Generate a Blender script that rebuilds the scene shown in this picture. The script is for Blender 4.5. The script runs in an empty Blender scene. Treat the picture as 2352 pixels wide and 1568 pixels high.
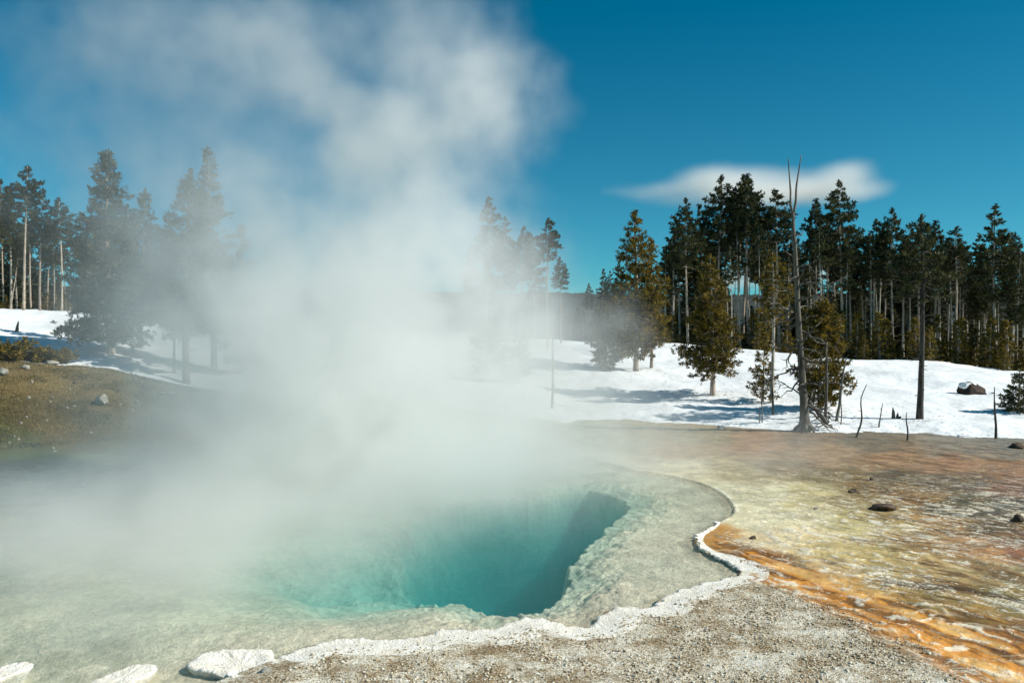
import bpy, math, random
import numpy as np
R = math.radians
sc = bpy.context.scene

# ------------------------------------------------------------------ camera, world, sun, exposure
F = 1829.0; CX = 1176.0; CY = 784.0; CAMZ = 3.5      # the photograph's lens in its own pixels (2352 wide)
cam = bpy.data.cameras.new("camera"); cam.sensor_width = 36; cam.lens = 28.0
cam.clip_start = 0.1; cam.clip_end = 9000
camo = bpy.data.objects.new("camera", cam); sc.collection.objects.link(camo)
camo.location = (0, 0, CAMZ); camo.rotation_euler = (R(90), 0, 0); sc.camera = camo

SUN_EL = 38.0; SUN_AZ = -14.0        # azimuth measured from +X towards +Y
world = bpy.data.worlds.new("World"); sc.world = world; world.use_nodes = True
wn = world.node_tree.nodes; wl = world.node_tree.links
bg = wn["Background"]
sky = wn.new("ShaderNodeTexSky"); sky.sky_type = 'NISHITA'; sky.sun_disc = False
sky.sun_elevation = R(SUN_EL); sky.sun_rotation = R(90 - SUN_AZ)
sky.altitude = 2200; sky.air_density = 1.0; sky.dust_density = 0.7; sky.ozone_density = 2.0
tint = wn.new("ShaderNodeMix"); tint.data_type = 'RGBA'; tint.blend_type = 'MULTIPLY'
tint.inputs[0].default_value = 1.0
wl.new(sky.outputs[0], tint.inputs[6])
tc = wn.new("ShaderNodeTexCoord"); sx = wn.new("ShaderNodeSeparateXYZ"); wl.new(tc.outputs["Generated"], sx.inputs[0])
mr = wn.new("ShaderNodeMapRange"); mr.inputs[1].default_value = 0.0; mr.inputs[2].default_value = 0.38; wl.new(sx.outputs[2], mr.inputs[0])
gr = wn.new("ShaderNodeMix"); gr.data_type = 'RGBA'; wl.new(mr.outputs[0], gr.inputs[0])
gr.inputs[6].default_value = (0.36, 1.0, 0.97, 1); gr.inputs[7].default_value = (0.0, 0.85, 0.93, 1)
wl.new(gr.outputs[2], tint.inputs[7])
wl.new(tint.outputs[2], bg.inputs[0]); bg.inputs[1].default_value = 0.08

sun = bpy.data.lights.new("sun", 'SUN'); sun.energy = 4.8; sun.angle = R(0.5); sun.color = (1.0, 0.965, 0.88)
suno = bpy.data.objects.new("sun", sun); sc.collection.objects.link(suno)
from mathutils import Vector
sd = Vector((math.cos(R(SUN_EL))*math.cos(R(SUN_AZ)), math.cos(R(SUN_EL))*math.sin(R(SUN_AZ)), math.sin(R(SUN_EL))))
suno.rotation_euler = sd.to_track_quat('Z', 'Y').to_euler()
suno.location = (30, 3, 30)

sc.view_settings.view_transform = 'Standard'; sc.view_settings.look = 'None'
sc.view_settings.exposure = 0.22; sc.view_settings.gamma = 1.0
cy = sc.cycles
cy.use_denoising = True
try: cy.denoiser = 'OPENIMAGEDENOISE'
except Exception: pass
cy.max_bounces = 16; cy.diffuse_bounces = 2; cy.glossy_bounces = 2; cy.transmission_bounces = 2
cy.volume_bounces = 14; cy.transparent_max_bounces = 12
cy.volume_step_rate = 1.6; cy.volume_max_steps = 256
cy.use_adaptive_sampling = True; cy.adaptive_threshold = 0.012
cy.caustics_reflective = False; cy.caustics_refractive = False
cy.sample_clamp_indirect = 6.0

# ------------------------------------------------------------------ helpers
C = sc.collection
def S(r, g, b):
    f = lambda c: ((c/255)/12.92 if c/255 <= 0.04045 else (((c/255)+0.055)/1.055)**2.4)
    return (f(r), f(g), f(b))

def tag(o, label=None, cat=None, group=None, kind=None):
    if label: o["label"] = label
    if cat: o["category"] = cat
    if group: o["group"] = group
    if kind: o["kind"] = kind
    return o

def empty(name, loc=(0,0,0), rz=0.0):
    o = bpy.data.objects.new(name, None); C.objects.link(o); o.location = loc; o.rotation_euler = (0,0,rz)
    o.empty_display_size = 0.2
    return o

def mesh(name, V, Fc, mat=None, smooth=True):
    V = np.asarray(V, dtype=np.float32)
    me = bpy.data.meshes.new(name)
    if isinstance(Fc, np.ndarray):
        n, k = Fc.shape
        me.vertices.add(len(V)); me.vertices.foreach_set("co", V.ravel())
        me.loops.add(n*k); me.loops.foreach_set("vertex_index", Fc.astype(np.int32).ravel())
        me.polygons.add(n)
        me.polygons.foreach_set("loop_start", np.arange(0, n*k, k, dtype=np.int32))
        me.polygons.foreach_set("loop_total", np.full(n, k, dtype=np.int32))
        me.update(calc_edges=True)
    else:
        me.from_pydata(V.tolist(), [], Fc)
    me.validate(verbose=False)
    if smooth: me.polygons.foreach_set("use_smooth", np.ones(len(me.polygons), dtype=bool))
    if mat: me.materials.append(mat)
    return me

def obj(name, me, parent=None, loc=None):
    o = bpy.data.objects.new(name, me); C.objects.link(o)
    if parent is not None: o.parent = parent
    if loc is not None: o.location = loc
    return o

class MB:
    """collects tubes (quads) and triangles"""
    def __init__(s): s.V = []; s.F = []; s.n = 0
    def add(s, V, Fc):
        s.V.append(np.asarray(V, float)); s.F += [tuple(i + s.n for i in f) for f in Fc]; s.n += len(V)
    def tube(s, pts, rad, k=7, cap=True, rough=0.0, rng=None):
        pts = np.asarray(pts, float); n = len(pts)
        T = np.gradient(pts, axis=0); T /= np.linalg.norm(T, axis=1)[:, None] + 1e-9
        ref = np.array([0, 0, 1.0]) if abs(T[0][2]) < 0.8 else np.array([1.0, 0, 0])
        A = np.cross(T, ref); A /= np.linalg.norm(A, axis=1)[:, None] + 1e-9
        B = np.cross(T, A)
        ang = np.linspace(0, 2*np.pi, k, endpoint=False)
        rr = np.asarray(rad, float)[:, None]*np.ones((n, k))
        if rough and rng is not None: rr = rr*(1 + rough*(rng.random((n, k)) - .5))
        V = pts[:, None, :] + rr[..., None]*(np.cos(ang)[None, :, None]*A[:, None, :] + np.sin(ang)[None, :, None]*B[:, None, :])
        V = V.reshape(-1, 3); Fc = []
        for i in range(n-1):
            for j in range(k):
                a = i*k+j; b = i*k+(j+1) % k
                Fc.append((a, b, b+k, a+k))
        if cap:
            Fc.append(tuple(range(k-1, -1, -1))); Fc.append(tuple(range((n-1)*k, n*k)))
        s.add(V, Fc)
    def mesh(s, name, mat, smooth=True):
        return mesh(name, np.concatenate(s.V), s.F, mat, smooth)

# gradient noise, vectorised
_rs = np.random.RandomState(7)
_perm = np.concatenate([_rs.permutation(1024)]*3)
_grad = np.stack([np.cos(np.linspace(0, 2*np.pi, 1024, endpoint=False)), np.sin(np.linspace(0, 2*np.pi, 1024, endpoint=False))], 1)[_rs.permutation(1024)]
def perlin(x, y):
    xi = np.floor(x).astype(np.int64); yi = np.floor(y).astype(np.int64)
    xf = x - xi; yf = y - yi; xi &= 1023; yi &= 1023
    u = xf*xf*xf*(xf*(xf*6-15)+10); v = yf*yf*yf*(yf*(yf*6-15)+10)
    def g(ix, iy, fx, fy):
        h = _perm[_perm[ix & 1023] + (iy & 1023)]
        gr = _grad[h]; return gr[..., 0]*fx + gr[..., 1]*fy
    a = g(xi, yi, xf, yf); b = g(xi+1, yi, xf-1, yf); c = g(xi, yi+1, xf, yf-1); d = g(xi+1, yi+1, xf-1, yf-1)
    return (a+(b-a)*u)*(1-v) + (c+(d-c)*u)*v
def fbm(x, y, o=4, s=1.0, gain=.5):
    x = np.asarray(x, float)*s + 37.3; y = np.asarray(y, float)*s + 11.7
    r = 0; a = 1.0
    for i in range(o):
        r = r + a*perlin(x, y); x = x*2.03 + 5.1; y = y*2.03 + 1.7; a *= gain
    return r
def sstep(a, b, x):
    t = np.clip((x-a)/(b-a), 0, 1); return t*t*(3-2*t)

def catmull(P, step, closed=True):
    P = np.asarray(P, float); n = len(P); out = []
    rng = range(n) if closed else range(n-1)
    for i in rng:
        if closed: p0, p1, p2, p3 = P[(i-1) % n], P[i], P[(i+1) % n], P[(i+2) % n]
        else: p0, p1, p2, p3 = P[max(i-1, 0)], P[i], P[i+1], P[min(i+2, n-1)]
        m = max(2, int(np.linalg.norm(p2-p1)/step))
        for t in np.arange(m)/m:
            out.append(.5*((2*p1)+(-p0+p2)*t+(2*p0-5*p1+4*p2-p3)*t*t+(-p0+3*p1-3*p2+p3)*t**3))
    if not closed: out.append(P[-1])
    return np.array(out)

def sdf(poly, X, Y):
    """signed distance, negative inside"""
    sh = X.shape; X = X.ravel(); Y = Y.ravel()
    d2 = np.full(X.shape, 1e9); ins = np.zeros(X.shape, bool)
    Q = np.roll(poly, -1, axis=0)
    for (ax, ay), (bx, by) in zip(poly, Q):
        ex, ey = bx-ax, by-ay; L = ex*ex+ey*ey + 1e-12
        t = np.clip(((X-ax)*ex+(Y-ay)*ey)/L, 0, 1)
        dx = X-ax-t*ex; dy = Y-ay-t*ey
        np.minimum(d2, dx*dx+dy*dy, out=d2)
        c = (ay > Y) != (by > Y)
        if c.any():
            xs = ax + (Y-ay)*ex/(ey if abs(ey) > 1e-12 else 1e-12)
            ins ^= (c & (X < xs))
    d = np.sqrt(d2); d[ins] *= -1
    return d.reshape(sh)

def G(px, py, z=0.0):
    Y = (CAMZ - z)*F/(py-CY); return ((px-CX)/F*Y, Y)

# ------------------------------------------------------------------ terrain shape
#        px     snow edge Y, z      ridge Y, z      shore flat until Y
COL = np.array([
 (-1600, 36, 4.2,  56, 8.2, 15),
 (-600,  34, 3.4,  58, 6.9, 17),
 (0,     34, 2.62, 60, 5.76, 19),
 (250,   35, 2.24, 62, 5.40, 21),
 (450,   36, 1.41, 64, 5.04, 23),
 (700,   36, 1.02, 65, 4.50, 25),
 (1000,  35, 0.70, 66, 4.00, 26),
 (1300,  33, 0.24, 66, 3.40, 27),
 (1600,  32, 0.20, 62, 2.86, 27),
 (1900,  29, 0.15, 58, 2.14, 25),
 (2352,  27, 0.10, 52, 1.40, 22),
 (3100,  26, 0.10, 50, 0.60, 20),
 (4400,  26, 0.10, 50, 0.30, 20)], float)

SHORE_PX = [(640,1512),(655,1508),(690,1490),(760,1476),(860,1470),(950,1466),(1000,1452),(1060,1448),(1130,1447),(1165,1432),(1215,1424),(1270,1426),(1330,1443),(1368,1432),
 (1385,1408),(1440,1396),(1500,1396),(1512,1376),(1560,1362),(1600,1346),(1650,1332),(1695,1326),(1693,1306),(1655,1285),(1620,1270),(1596,1246),(1600,1228),
 (1628,1214),(1650,1200),(1685,1178),(1676,1150),(1640,1122),(1580,1100),(1500,1085),(1440,1075),(1370,1056),(1330,1048),(1240,1044),(1100,1040),(900,1038),
 (700,1042),(500,1052),(400,1060),(310,1073),(215,1098),(190,1122),(160,1150),(60,1175),(-60,1200),(-300,1215),(-700,1300),(-900,1500),(-600,1720),(-300,1800),(0,1760),(250,1690),(420,1600),(540,1550),(600,1528)]
SHORE_C = np.array([G(*p) for p in SHORE_PX])
SHORE = catmull(SHORE_C, 0.25)
VENT_PX = [(1135,1390),(1112,1372),(1085,1348),(1040,1330),(1000,1318),(965,1296),(935,1264),(915,1232),(915,1200),(940,1175),(980,1155),(1030,1140),(1100,1128),(1230,1122),(1290,1112),(1340,1104),(1400,1116),(1450,1138),(1440,1158),(1385,1192),(1360,1222),(1318,1252),(1296,1280),(1318,1310),(1285,1340),(1215,1374)]
VENT = catmull(np.array([G(*p) for p in VENT_PX]), 0.2)

def base_h(X, Y):
    px = np.clip(CX + F*X/np.maximum(Y, .5), -1600, 4400)
    c = [np.interp(px, COL[:, 0], COL[:, i]) for i in range(1, 6)]
    es, ez, rs, rz, fl = c
    wob = 1.2*fbm(X, Y*.6, 3, .09)
    Ye = Y + wob
    zf = ez*sstep(0, 1, (Ye-fl)/(es-fl))**1.2
    t = np.clip((Ye-es)/(rs-es), 0, 1)
    # a low bench, a steeper bank, then the rounded top
    prof = .55*sstep(0.0, 1.0, t) + .45*t
    zs = ez + (rz-ez)*prof
    z = np.where(Ye < es, zf, zs)
    far = np.maximum(Ye-rs, 0)
    z = z - 0.25*(1-np.exp(-far/4.0)) + 0.0*far
    amp = sstep(0, 6, Ye-es+2)
    z = z + amp*(.36*fbm(X, Y, 3, .15) + .05*fbm(X, Y*1.0, 3, .7))*sstep(0, 10, rs+14-Y+6)
    z = z + 1.6*sstep(120, 500, Y)*fbm(X, Y, 3, .004)
    return z

def edge_field(X, Y):
    """>0 where snow lies"""
    px = np.clip(CX + F*X/np.maximum(Y, .5), -1600, 4400)
    es = np.interp(px, COL[:, 0], COL[:, 1])
    n = 1.3*fbm(X, Y, 4, .22) + .45*fbm(X, Y, 3, 1.1)
    return (Y - es + n)

def ground_h(X, Y, full=False):
    z = base_h(X, Y)
    near = (Y < 34) & (np.abs(X) < 30)
    ds = np.full(X.shape, 30.0); dv = np.full(X.shape, 30.0)
    if near.any():
        ds[near] = sdf(SHORE, X[near], Y[near])
        ins = near & (ds < 0)
        if ins.any(): dv[ins] = sdf(VENT, X[ins], Y[ins])
    # dry land next to the pool: the lip and the gentle swell of the near bank
    px = CX + F*X/np.maximum(Y, .5)
    nearbank = sstep(14.5, 12.5, Y)
    land = 0.010 + .008*nearbank + 0.05*sstep(0, .5, ds)*nearbank + 0.10*sstep(.4, 3.5, ds)*nearbank
    land = land + (.012*fbm(X, Y, 4, 1.7) + .006*fbm(X, Y, 3, 7.0))*sstep(0, .3, ds) + .02*nearbank*sstep(.2, 1.0, ds)*fbm(X, Y, 4, 3.0)
    z_out = z + np.maximum(land, 0.008)
    # the bed
    din = -ds
    wx = X + .25*fbm(X, Y, 3, 1.3); wy = Y + .25*fbm(Y, X, 3, 1.3)
    bed = -(.03 + .035*sstep(0, .25, din) + .055*sstep(.2, 2.5, din)) + .02*fbm(X, Y, 4, 1.4) + .012*fbm(X, Y, 3, 6.0)
    dvi = -(dv + .18*fbm(X, Y, 4, .9) + .07*fbm(X, Y, 3, 4.0))
    lumps = sstep(-1.6, -.1, dvi)*(1-sstep(0, .3, dvi))
    bed = bed + lumps*(.09*np.abs(fbm(wx, wy, 4, 1.9)) - .12*sstep(-.9, 0, dvi)) - .05*lumps*np.abs(fbm(wx, wy, 3, 6))
    gent = sstep(1.2, -3.0, X)*.8      # the hole shelves gently at its left
    steep = 1 - .65*gent
    ti = sstep(0, .28, dvi); dvi = dvi*(1-ti) + np.maximum(-dv, 0)*ti
    bx, by = G(850, 1270); bowl = .65*np.exp(-((X-bx)/1.7)**2-((Y-by)/1.9)**2)*sstep(.3, 1.2, din)
    bed = bed - bowl*(1+.35*fbm(X, Y, 4, 1.1))
    deep = 6.5*(1-np.exp(-np.maximum(dvi, 0)/(1.15/steep)))*(1-.45*gent)
    deep = deep*(1+.22*fbm(X, Y, 4, .7)) + .18*sstep(0, .12, dvi)
    bed = bed - deep
    zz = np.where(ds < 0, bed*sstep(0, .06, din) + (1-sstep(0, .06, din))*(-.03), z_out)
    if full: return zz, ds, dv, px
    return zz

def Hs(x, y):
    return float(ground_h(np.array([float(x)]), np.array([float(y)]))[0])

def hit(px, py, y0=8.0, y1=140.0):
    """where the ground lies under a given line of sight: (x, y, z)"""
    Ys = np.linspace(y0, y1, 1600); X = (px-CX)/F*Ys; Z = CAMZ-(py-CY)/F*Ys
    H = base_h(X, Ys) + np.maximum(snow_t(X, Ys), 0)
    k = np.where(H >= Z)[0]
    i = k[0] if len(k) else len(Ys)-1
    return float(X[i]), float(Ys[i]), float(H[i])

def snow_t(X, Y):
    e = edge_field(X, Y)
    return np.where(e > 0, .02 + .16*sstep(0, 1.6, e) + .10*sstep(1, 8, e), -.02 + .25*np.minimum(e, 0))

# ------------------------------------------------------------------ node helpers
def mat(name):
    m = bpy.data.materials.new(name); m.use_nodes = True
    nt = m.node_tree; return m, nt, nt.nodes["Principled BSDF"], nt.nodes["Material Output"]
class N:
    def __init__(s, nt): s.nt = nt
    def node(s, t, **k):
        n = s.nt.nodes.new(t)
        for a, b in k.items(): setattr(n, a, b)
        return n
    def put(s, sock, v):
        if isinstance(v, (int, float)): sock.default_value = v
        elif isinstance(v, (tuple, list)):
            sock.default_value = tuple(v)+((1,) if len(sock.default_value) == 4 and len(v) == 3 else ())
        else: s.nt.links.new(v, sock)
    def math(s, op, a, b=0.0, c=None, clamp=False):
        n = s.node("ShaderNodeMath", operation=op, use_clamp=clamp)
        s.put(n.inputs[0], a); s.put(n.inputs[1], b)
        if c is not None: s.put(n.inputs[2], c)
        return n.outputs[0]
    def mix(s, f, a, b, mode='MIX'):
        n = s.node("ShaderNodeMix", data_type='RGBA', blend_type=mode)
        s.put(n.inputs[0], f); s.put(n.inputs[6], a); s.put(n.inputs[7], b); return n.outputs[2]
    def coord(s):
        return s.node("ShaderNodeTexCoord").outputs["Object"]
    def mapping(s, v, scale=(1,1,1), rot=(0,0,0)):
        n = s.node("ShaderNodeMapping"); s.put(n.inputs[0], v); n.inputs["Scale"].default_value = scale; n.inputs["Rotation"].default_value = rot
        return n.outputs[0]
    def noise(s, v, scale, detail=4, rough=.55, dist=0.0):
        n = s.node("ShaderNodeTexNoise"); s.put(n.inputs["Vector"], v)
        n.inputs["Scale"].default_value = scale; n.inputs["Detail"].default_value = detail
        n.inputs["Roughness"].default_value = rough; n.inputs["Distortion"].default_value = dist
        return n.outputs[0]
    def voro(s, v, scale, feature='F1', out=0, rand=1.0):
        n = s.node("ShaderNodeTexVoronoi", feature=feature); s.put(n.inputs["Vector"], v); n.inputs["Scale"].default_value = scale
        n.inputs["Randomness"].default_value = rand
        return n.outputs[out]
    def ramp(s, f, a, b, lo=0.0, hi=1.0):
        n = s.node("ShaderNodeMapRange"); n.interpolation_type = 'SMOOTHSTEP'
        s.put(n.inputs[0], f); n.inputs[1].default_value = a; n.inputs[2].default_value = b; n.inputs[3].default_value = lo; n.inputs[4].default_value = hi
        return n.outputs[0]
    def attr(s, name, out=2):
        n = s.node("ShaderNodeAttribute"); n.attribute_name = name; return n.outputs[out]
    def bump(s, h, strength, dist, normal=None):
        n = s.node("ShaderNodeBump"); s.put(n.inputs["Height"], h); n.inputs["Strength"].default_value = strength; n.inputs["Distance"].default_value = dist
        if normal is not None: s.put(n.inputs["Normal"], normal)
        return n.outputs[0]

# ------------------------------------------------------------------ materials
def make_ground_mat():
    m, nt, b, out = mat("ground_surface"); n = N(nt)
    v = n.coord(); tintc = n.attr("tint", 0)
    grav = n.attr("grav"); bed = n.attr("bed"); crust = n.attr("crust"); wet = n.attr("wet"); grassy = n.attr("grassy")
    # all-over mottling of the thing's own colour
    m1 = n.noise(v, 1.4, 6, .6); m2 = n.noise(v, 14, 4, .6)
    tone = n.math('MULTIPLY', n.ramp(m1, .3, .7, .82, 1.16), n.ramp(m2, .3, .7, .86, 1.12))
    c = n.mix(1.0, tintc, n.node_rgb(tone) if False else tone, 'MULTIPLY')
    # streaks of the microbial mats, drawn out along the run-off
    st = n.mapping(v, (1.0, 1.0, 1.0), (0, 0, R(52)))
    st2 = n.mapping(st, (0.45, 2.6, 1.0))
    s1 = n.noise(st2, 1.9, 7, .62, .6); s2 = n.noise(st2, 5.5, 5, .6, .4)
    streak = n.math('MULTIPLY', n.ramp(s1, .40, .52, 0, 1), n.math('SUBTRACT', 1.0, n.math('MAXIMUM', n.math('MAXIMUM', grav, bed), grassy)))
    cS = n.mix(n.math('MULTIPLY', n.ramp(s2, .50, .60), n.math('MULTIPLY', crust, .0)), c, (.1, .07, .03))
    mats = n.attr("mats")
    dk = n.math('MULTIPLY', n.ramp(s1, .535, .60), mats)
    c = n.mix(n.math('MULTIPLY', dk, .75), cS, S(70, 45, 20))
    ora = n.math('MULTIPLY', n.ramp(s2, .53, .60), n.math('MULTIPLY', mats, .35))
    c = n.mix(n.math('MULTIPLY', ora, .45), c, S(215, 140, 50))
    yel = n.math('MULTIPLY', n.ramp(n.noise(st2, 3.1, 5, .6, .5), .55, .62), mats)
    c = n.mix(n.math('MULTIPLY', yel, .15), c, S(180, 160, 50))
    # white sinter crust flecks
    wv = n.mapping(v, (1.0, 1.0, 1.0), (0, 0, R(40)))
    fl = n.noise(n.mapping(wv, (.8, 1.7, 1)), 9.0, 5, .62, .8); fl2 = n.noise(wv, 1.1, 3, .5)
    thr = n.math('ADD', n.math('MULTIPLY', n.math('SUBTRACT', fl2, .5), .35), fl)
    fleck = n.math('MULTIPLY', n.ramp(thr, .565, .60), crust)
    c = n.mix(n.math('MULTIPLY', fleck, .9), c, S(236, 228, 205))
    ring = n.math('MULTIPLY', n.math('MULTIPLY', n.ramp(thr, .555, .59), n.math('SUBTRACT', 1.0, n.ramp(thr, .59, .61))), crust)
    c = n.mix(n.math('MULTIPLY', ring, .45), c, S(110, 80, 35))
    # gravel: coarse grains of white, tan and brown
    g1 = n.voro(v, 85, 'F1', 1); g1b = n.voro(v, 85, 'F1', 0)
    sep = n.node("ShaderNodeSeparateColor"); n.put(sep.inputs[0], g1)
    gb = n.noise(v, 2.2, 6, .68); gf = n.noise(v, 26, 4, .7)
    sel = n.math('ADD', n.math('MULTIPLY', sep.outputs[0], .42), n.math('ADD', n.math('MULTIPLY', gb, 1.25), n.math('MULTIPLY', gf, .4)))
    gcol = n.mix(n.ramp(sel, .80, 1.04), S(126, 98, 64), S(196, 180, 148))
    gcol = n.mix(n.ramp(sel, 1.04, 1.22), gcol, S(248, 243, 228))
    c = n.mix(grav, c, gcol)
    # cracked, dimpled sinter on the bed
    vw = n.math('ADD', 0, 0)
    crk = n.voro(n.mapping(v, (1.0, .55, 1), (0, 0, .4)), 5.0, 'DISTANCE_TO_EDGE', 0)
    crm = n.math('MULTIPLY', n.ramp(n.noise(v, .8, 3, .5), .50, .60), n.math('SUBTRACT', 1.0, n.ramp(crk, .0, .05)))
    bc = n.mix(n.math('MULTIPLY', n.math('MULTIPLY', crm, bed), .35), c, S(95, 95, 75))
    bn = n.noise(v, 9, 5, .65)
    c = n.mix(bed, c, n.mix(n.ramp(bn, .35, .65), n.mix(1.0, bc, (.86, .88, .86), 'MULTIPLY'), bc))
    # short turf: tufted
    tn = n.noise(n.mapping(v, (1, 1, 1)), 16, 5, .7); tn2 = n.noise(v, 6.0, 5, .65)
    tc = n.mix(n.ramp(tn, .35, .66), n.mix(1.0, c, (.42, .5, .45), 'MULTIPLY'), n.mix(1.0, c, (1.35, 1.28, 1.15), 'MULTIPLY'))
    tc = n.mix(n.math('MULTIPLY', n.ramp(tn2, .54, .68), .5), tc, S(160, 135, 85))
    wf = n.math('SUBTRACT', 1.0, n.ramp(n.voro(v, 2.6, 'F1', 0), .03, .07))
    tc = n.mix(n.math('MULTIPLY', wf, .7), tc, S(215, 210, 195))
    c = n.mix(grassy, c, tc)
    n.put(b.inputs["Base Color"], c)
    rough = n.math('SUBTRACT', .92, n.math('MULTIPLY', n.math('MULTIPLY', wet, n.ramp(n.noise(v, 2.5, 4, .6), .40, .60)), .62))
    n.put(b.inputs["Roughness"], rough)
    b.inputs["Specular IOR Level"].default_value = .35
    # relief
    hb = n.math('MULTIPLY', n.math('SUBTRACT', 1.0, g1b), n.math('MULTIPLY', grav, .5))
    hb = n.math('ADD', hb, n.math('MULTIPLY', n.math('MULTIPLY', gf, grav), 1.2))
    hb = n.math('ADD', hb, n.math('MULTIPLY', fleck, .9))
    hb = n.math('ADD', hb, n.math('MULTIPLY', n.math('MULTIPLY', tn, grassy), 2.5))
    hb = n.math('ADD', hb, n.math('MULTIPLY', n.math('MULTIPLY', n.math('ADD', bn, n.noise(v, 28, 3, .6)), bed), .8))
    hb = n.math('ADD', hb, n.math('MULTIPLY', n.math('MULTIPLY', s2, mats), .9))
    hb = n.math('ADD', hb, n.math('MULTIPLY', n.noise(v, 30, 4, .6), .35))
    n.put(b.inputs["Normal"], n.bump(hb, 1.0, .022))
    return m

def simple(name, col, rough=.8, var=.25, scale=6.0, bump=0.0, bscale=20.0, spec=.3, stretch=(1,1,1), rnd=0.0, col2=None, sss=0):
    m, nt, b, out = mat(name); n = N(nt); v = n.coord()
    nz = n.noise(n.mapping(v, stretch), scale, 5, .62)
    lo = tuple(x*(1-var) for x in col); hi = tuple(min(1, x*(1+var)) for x in col)
    c = n.mix(n.ramp(nz, .3, .7), lo, col2 if col2 else hi)
    if rnd:
        oi = n.node("ShaderNodeObjectInfo")
        k = n.math('ADD', 1-rnd, n.math('MULTIPLY', oi.outputs["Random"], 2*rnd))
        c = n.mix(1.0, c, k, 'MULTIPLY')
    n.put(b.inputs["Base Color"], c); b.inputs["Roughness"].default_value = rough; b.inputs["Specular IOR Level"].default_value = spec
    if bump: n.put(b.inputs["Normal"], n.bump(n.noise(n.mapping(v, stretch), bscale, 4, .6), 1.0, bump))
    return m

def foliage(name, dark, light):
    m, nt, b, out = mat(name); n = N(nt); v = n.coord()
    nz = n.attr("tone"); big = n.noise(v, .9, 3, .5)
    oi = n.node("ShaderNodeObjectInfo")
    k = n.math('ADD', n.math('MULTIPLY', nz, .65), n.math('MULTIPLY', n.math('ADD', big, n.math('MULTIPLY', n.math('SUBTRACT', oi.outputs["Random"], .5), .35)), .35))
    c = n.mix(n.ramp(k, .15, .85), dark, light)
    b.inputs["Roughness"].default_value = .6; b.inputs["Specular IOR Level"].default_value = .25
    n.put(b.inputs["Base Color"], c)
    tr = n.node("ShaderNodeBsdfTranslucent"); n.put(tr.inputs[0], c)
    ms = n.node("ShaderNodeMixShader"); ms.inputs[0].default_value = .28
    nt.links.new(b.outputs[0], ms.inputs[1]); nt.links.new(tr.outputs[0], ms.inputs[2]); nt.links.new(ms.outputs[0], out.inputs[0])
    return m

M = {}
M['ground'] = make_ground_mat()
M['bark'] = simple("pine_bark", (.33, .27, .21), .9, .4, 5, .02, 12, stretch=(1.5, 1.5, .35), rnd=.25)
M['palebark'] = simple("pale_pine_bark", (.35, .31, .25), .9, .35, 5, .015, 12, stretch=(1.5, 1.5, .3), rnd=.25)
M['deadwood'] = simple("weathered_deadwood", (.13, .115, .095), .85, .6, 6, .015, 22, stretch=(2, 2, .3))
M['darkbark'] = simple('dark_bark', (.06, .052, .044), .85, .5, 5, .02, 12, stretch=(1.5, 1.5, .35))  # near-black bark tone for the pine with the bare black trunk
M['darkwood'] = simple("dark_deadwood", (.10, .085, .07), .9, .4, 8, .01, 20, stretch=(2, 2, .5))
M['pine'] = foliage("pine_needles", (.016, .030, .015), (.088, .082, .022))
M['gold'] = foliage("golden_pine_needles", (.045, .045, .010), (.25, .165, .018))
M['fir'] = foliage("fir_needles", (.035, .048, .028), (.15, .14, .055))  # paler green needle tones, mixed per tuft and per tree
M['rock'] = simple("pale_rock", (.29, .28, .24), .9, .35, 7, .02, 14)
M['darkrock'] = simple("dark_rock", (.07, .055, .045), .85, .5, 9, .02, 14, col2=(.16, .11, .07))
M['boulder'] = simple("boulder_rock", (.035, .03, .025), .9, .5, 4, .03, 9, col2=(.07, .045, .03))

def snow_mat():
    m, nt, b, out = mat("snow_surface"); n = N(nt); v = n.coord()
    a = n.noise(v, .5, 5, .55); f = n.noise(v, 9, 5, .6)
    c = n.mix(n.ramp(a, .3, .7), (.80, .82, .83), (.88, .89, .88))
    dirt = n.math('MULTIPLY', n.ramp(n.noise(v, 5, 6, .7), .62, .72), .25)
    c = n.mix(dirt, c, (.55, .54, .48))
    n.put(b.inputs["Base Color"], c); b.inputs["Roughness"].default_value = .75; b.inputs["Specular IOR Level"].default_value = .3
    h = n.math('ADD', n.math('MULTIPLY', f, .25), n.math('ADD', n.math('MULTIPLY', n.noise(v, 1.6, 4, .55), 1.0), n.math('MULTIPLY', n.noise(n.mapping(v, (1, .5, 1)), .55, 3, .5), 2.0)))
    n.put(b.inputs["Normal"], n.bump(h, .8, .10)); return m
M['snow'] = snow_mat()

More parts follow.
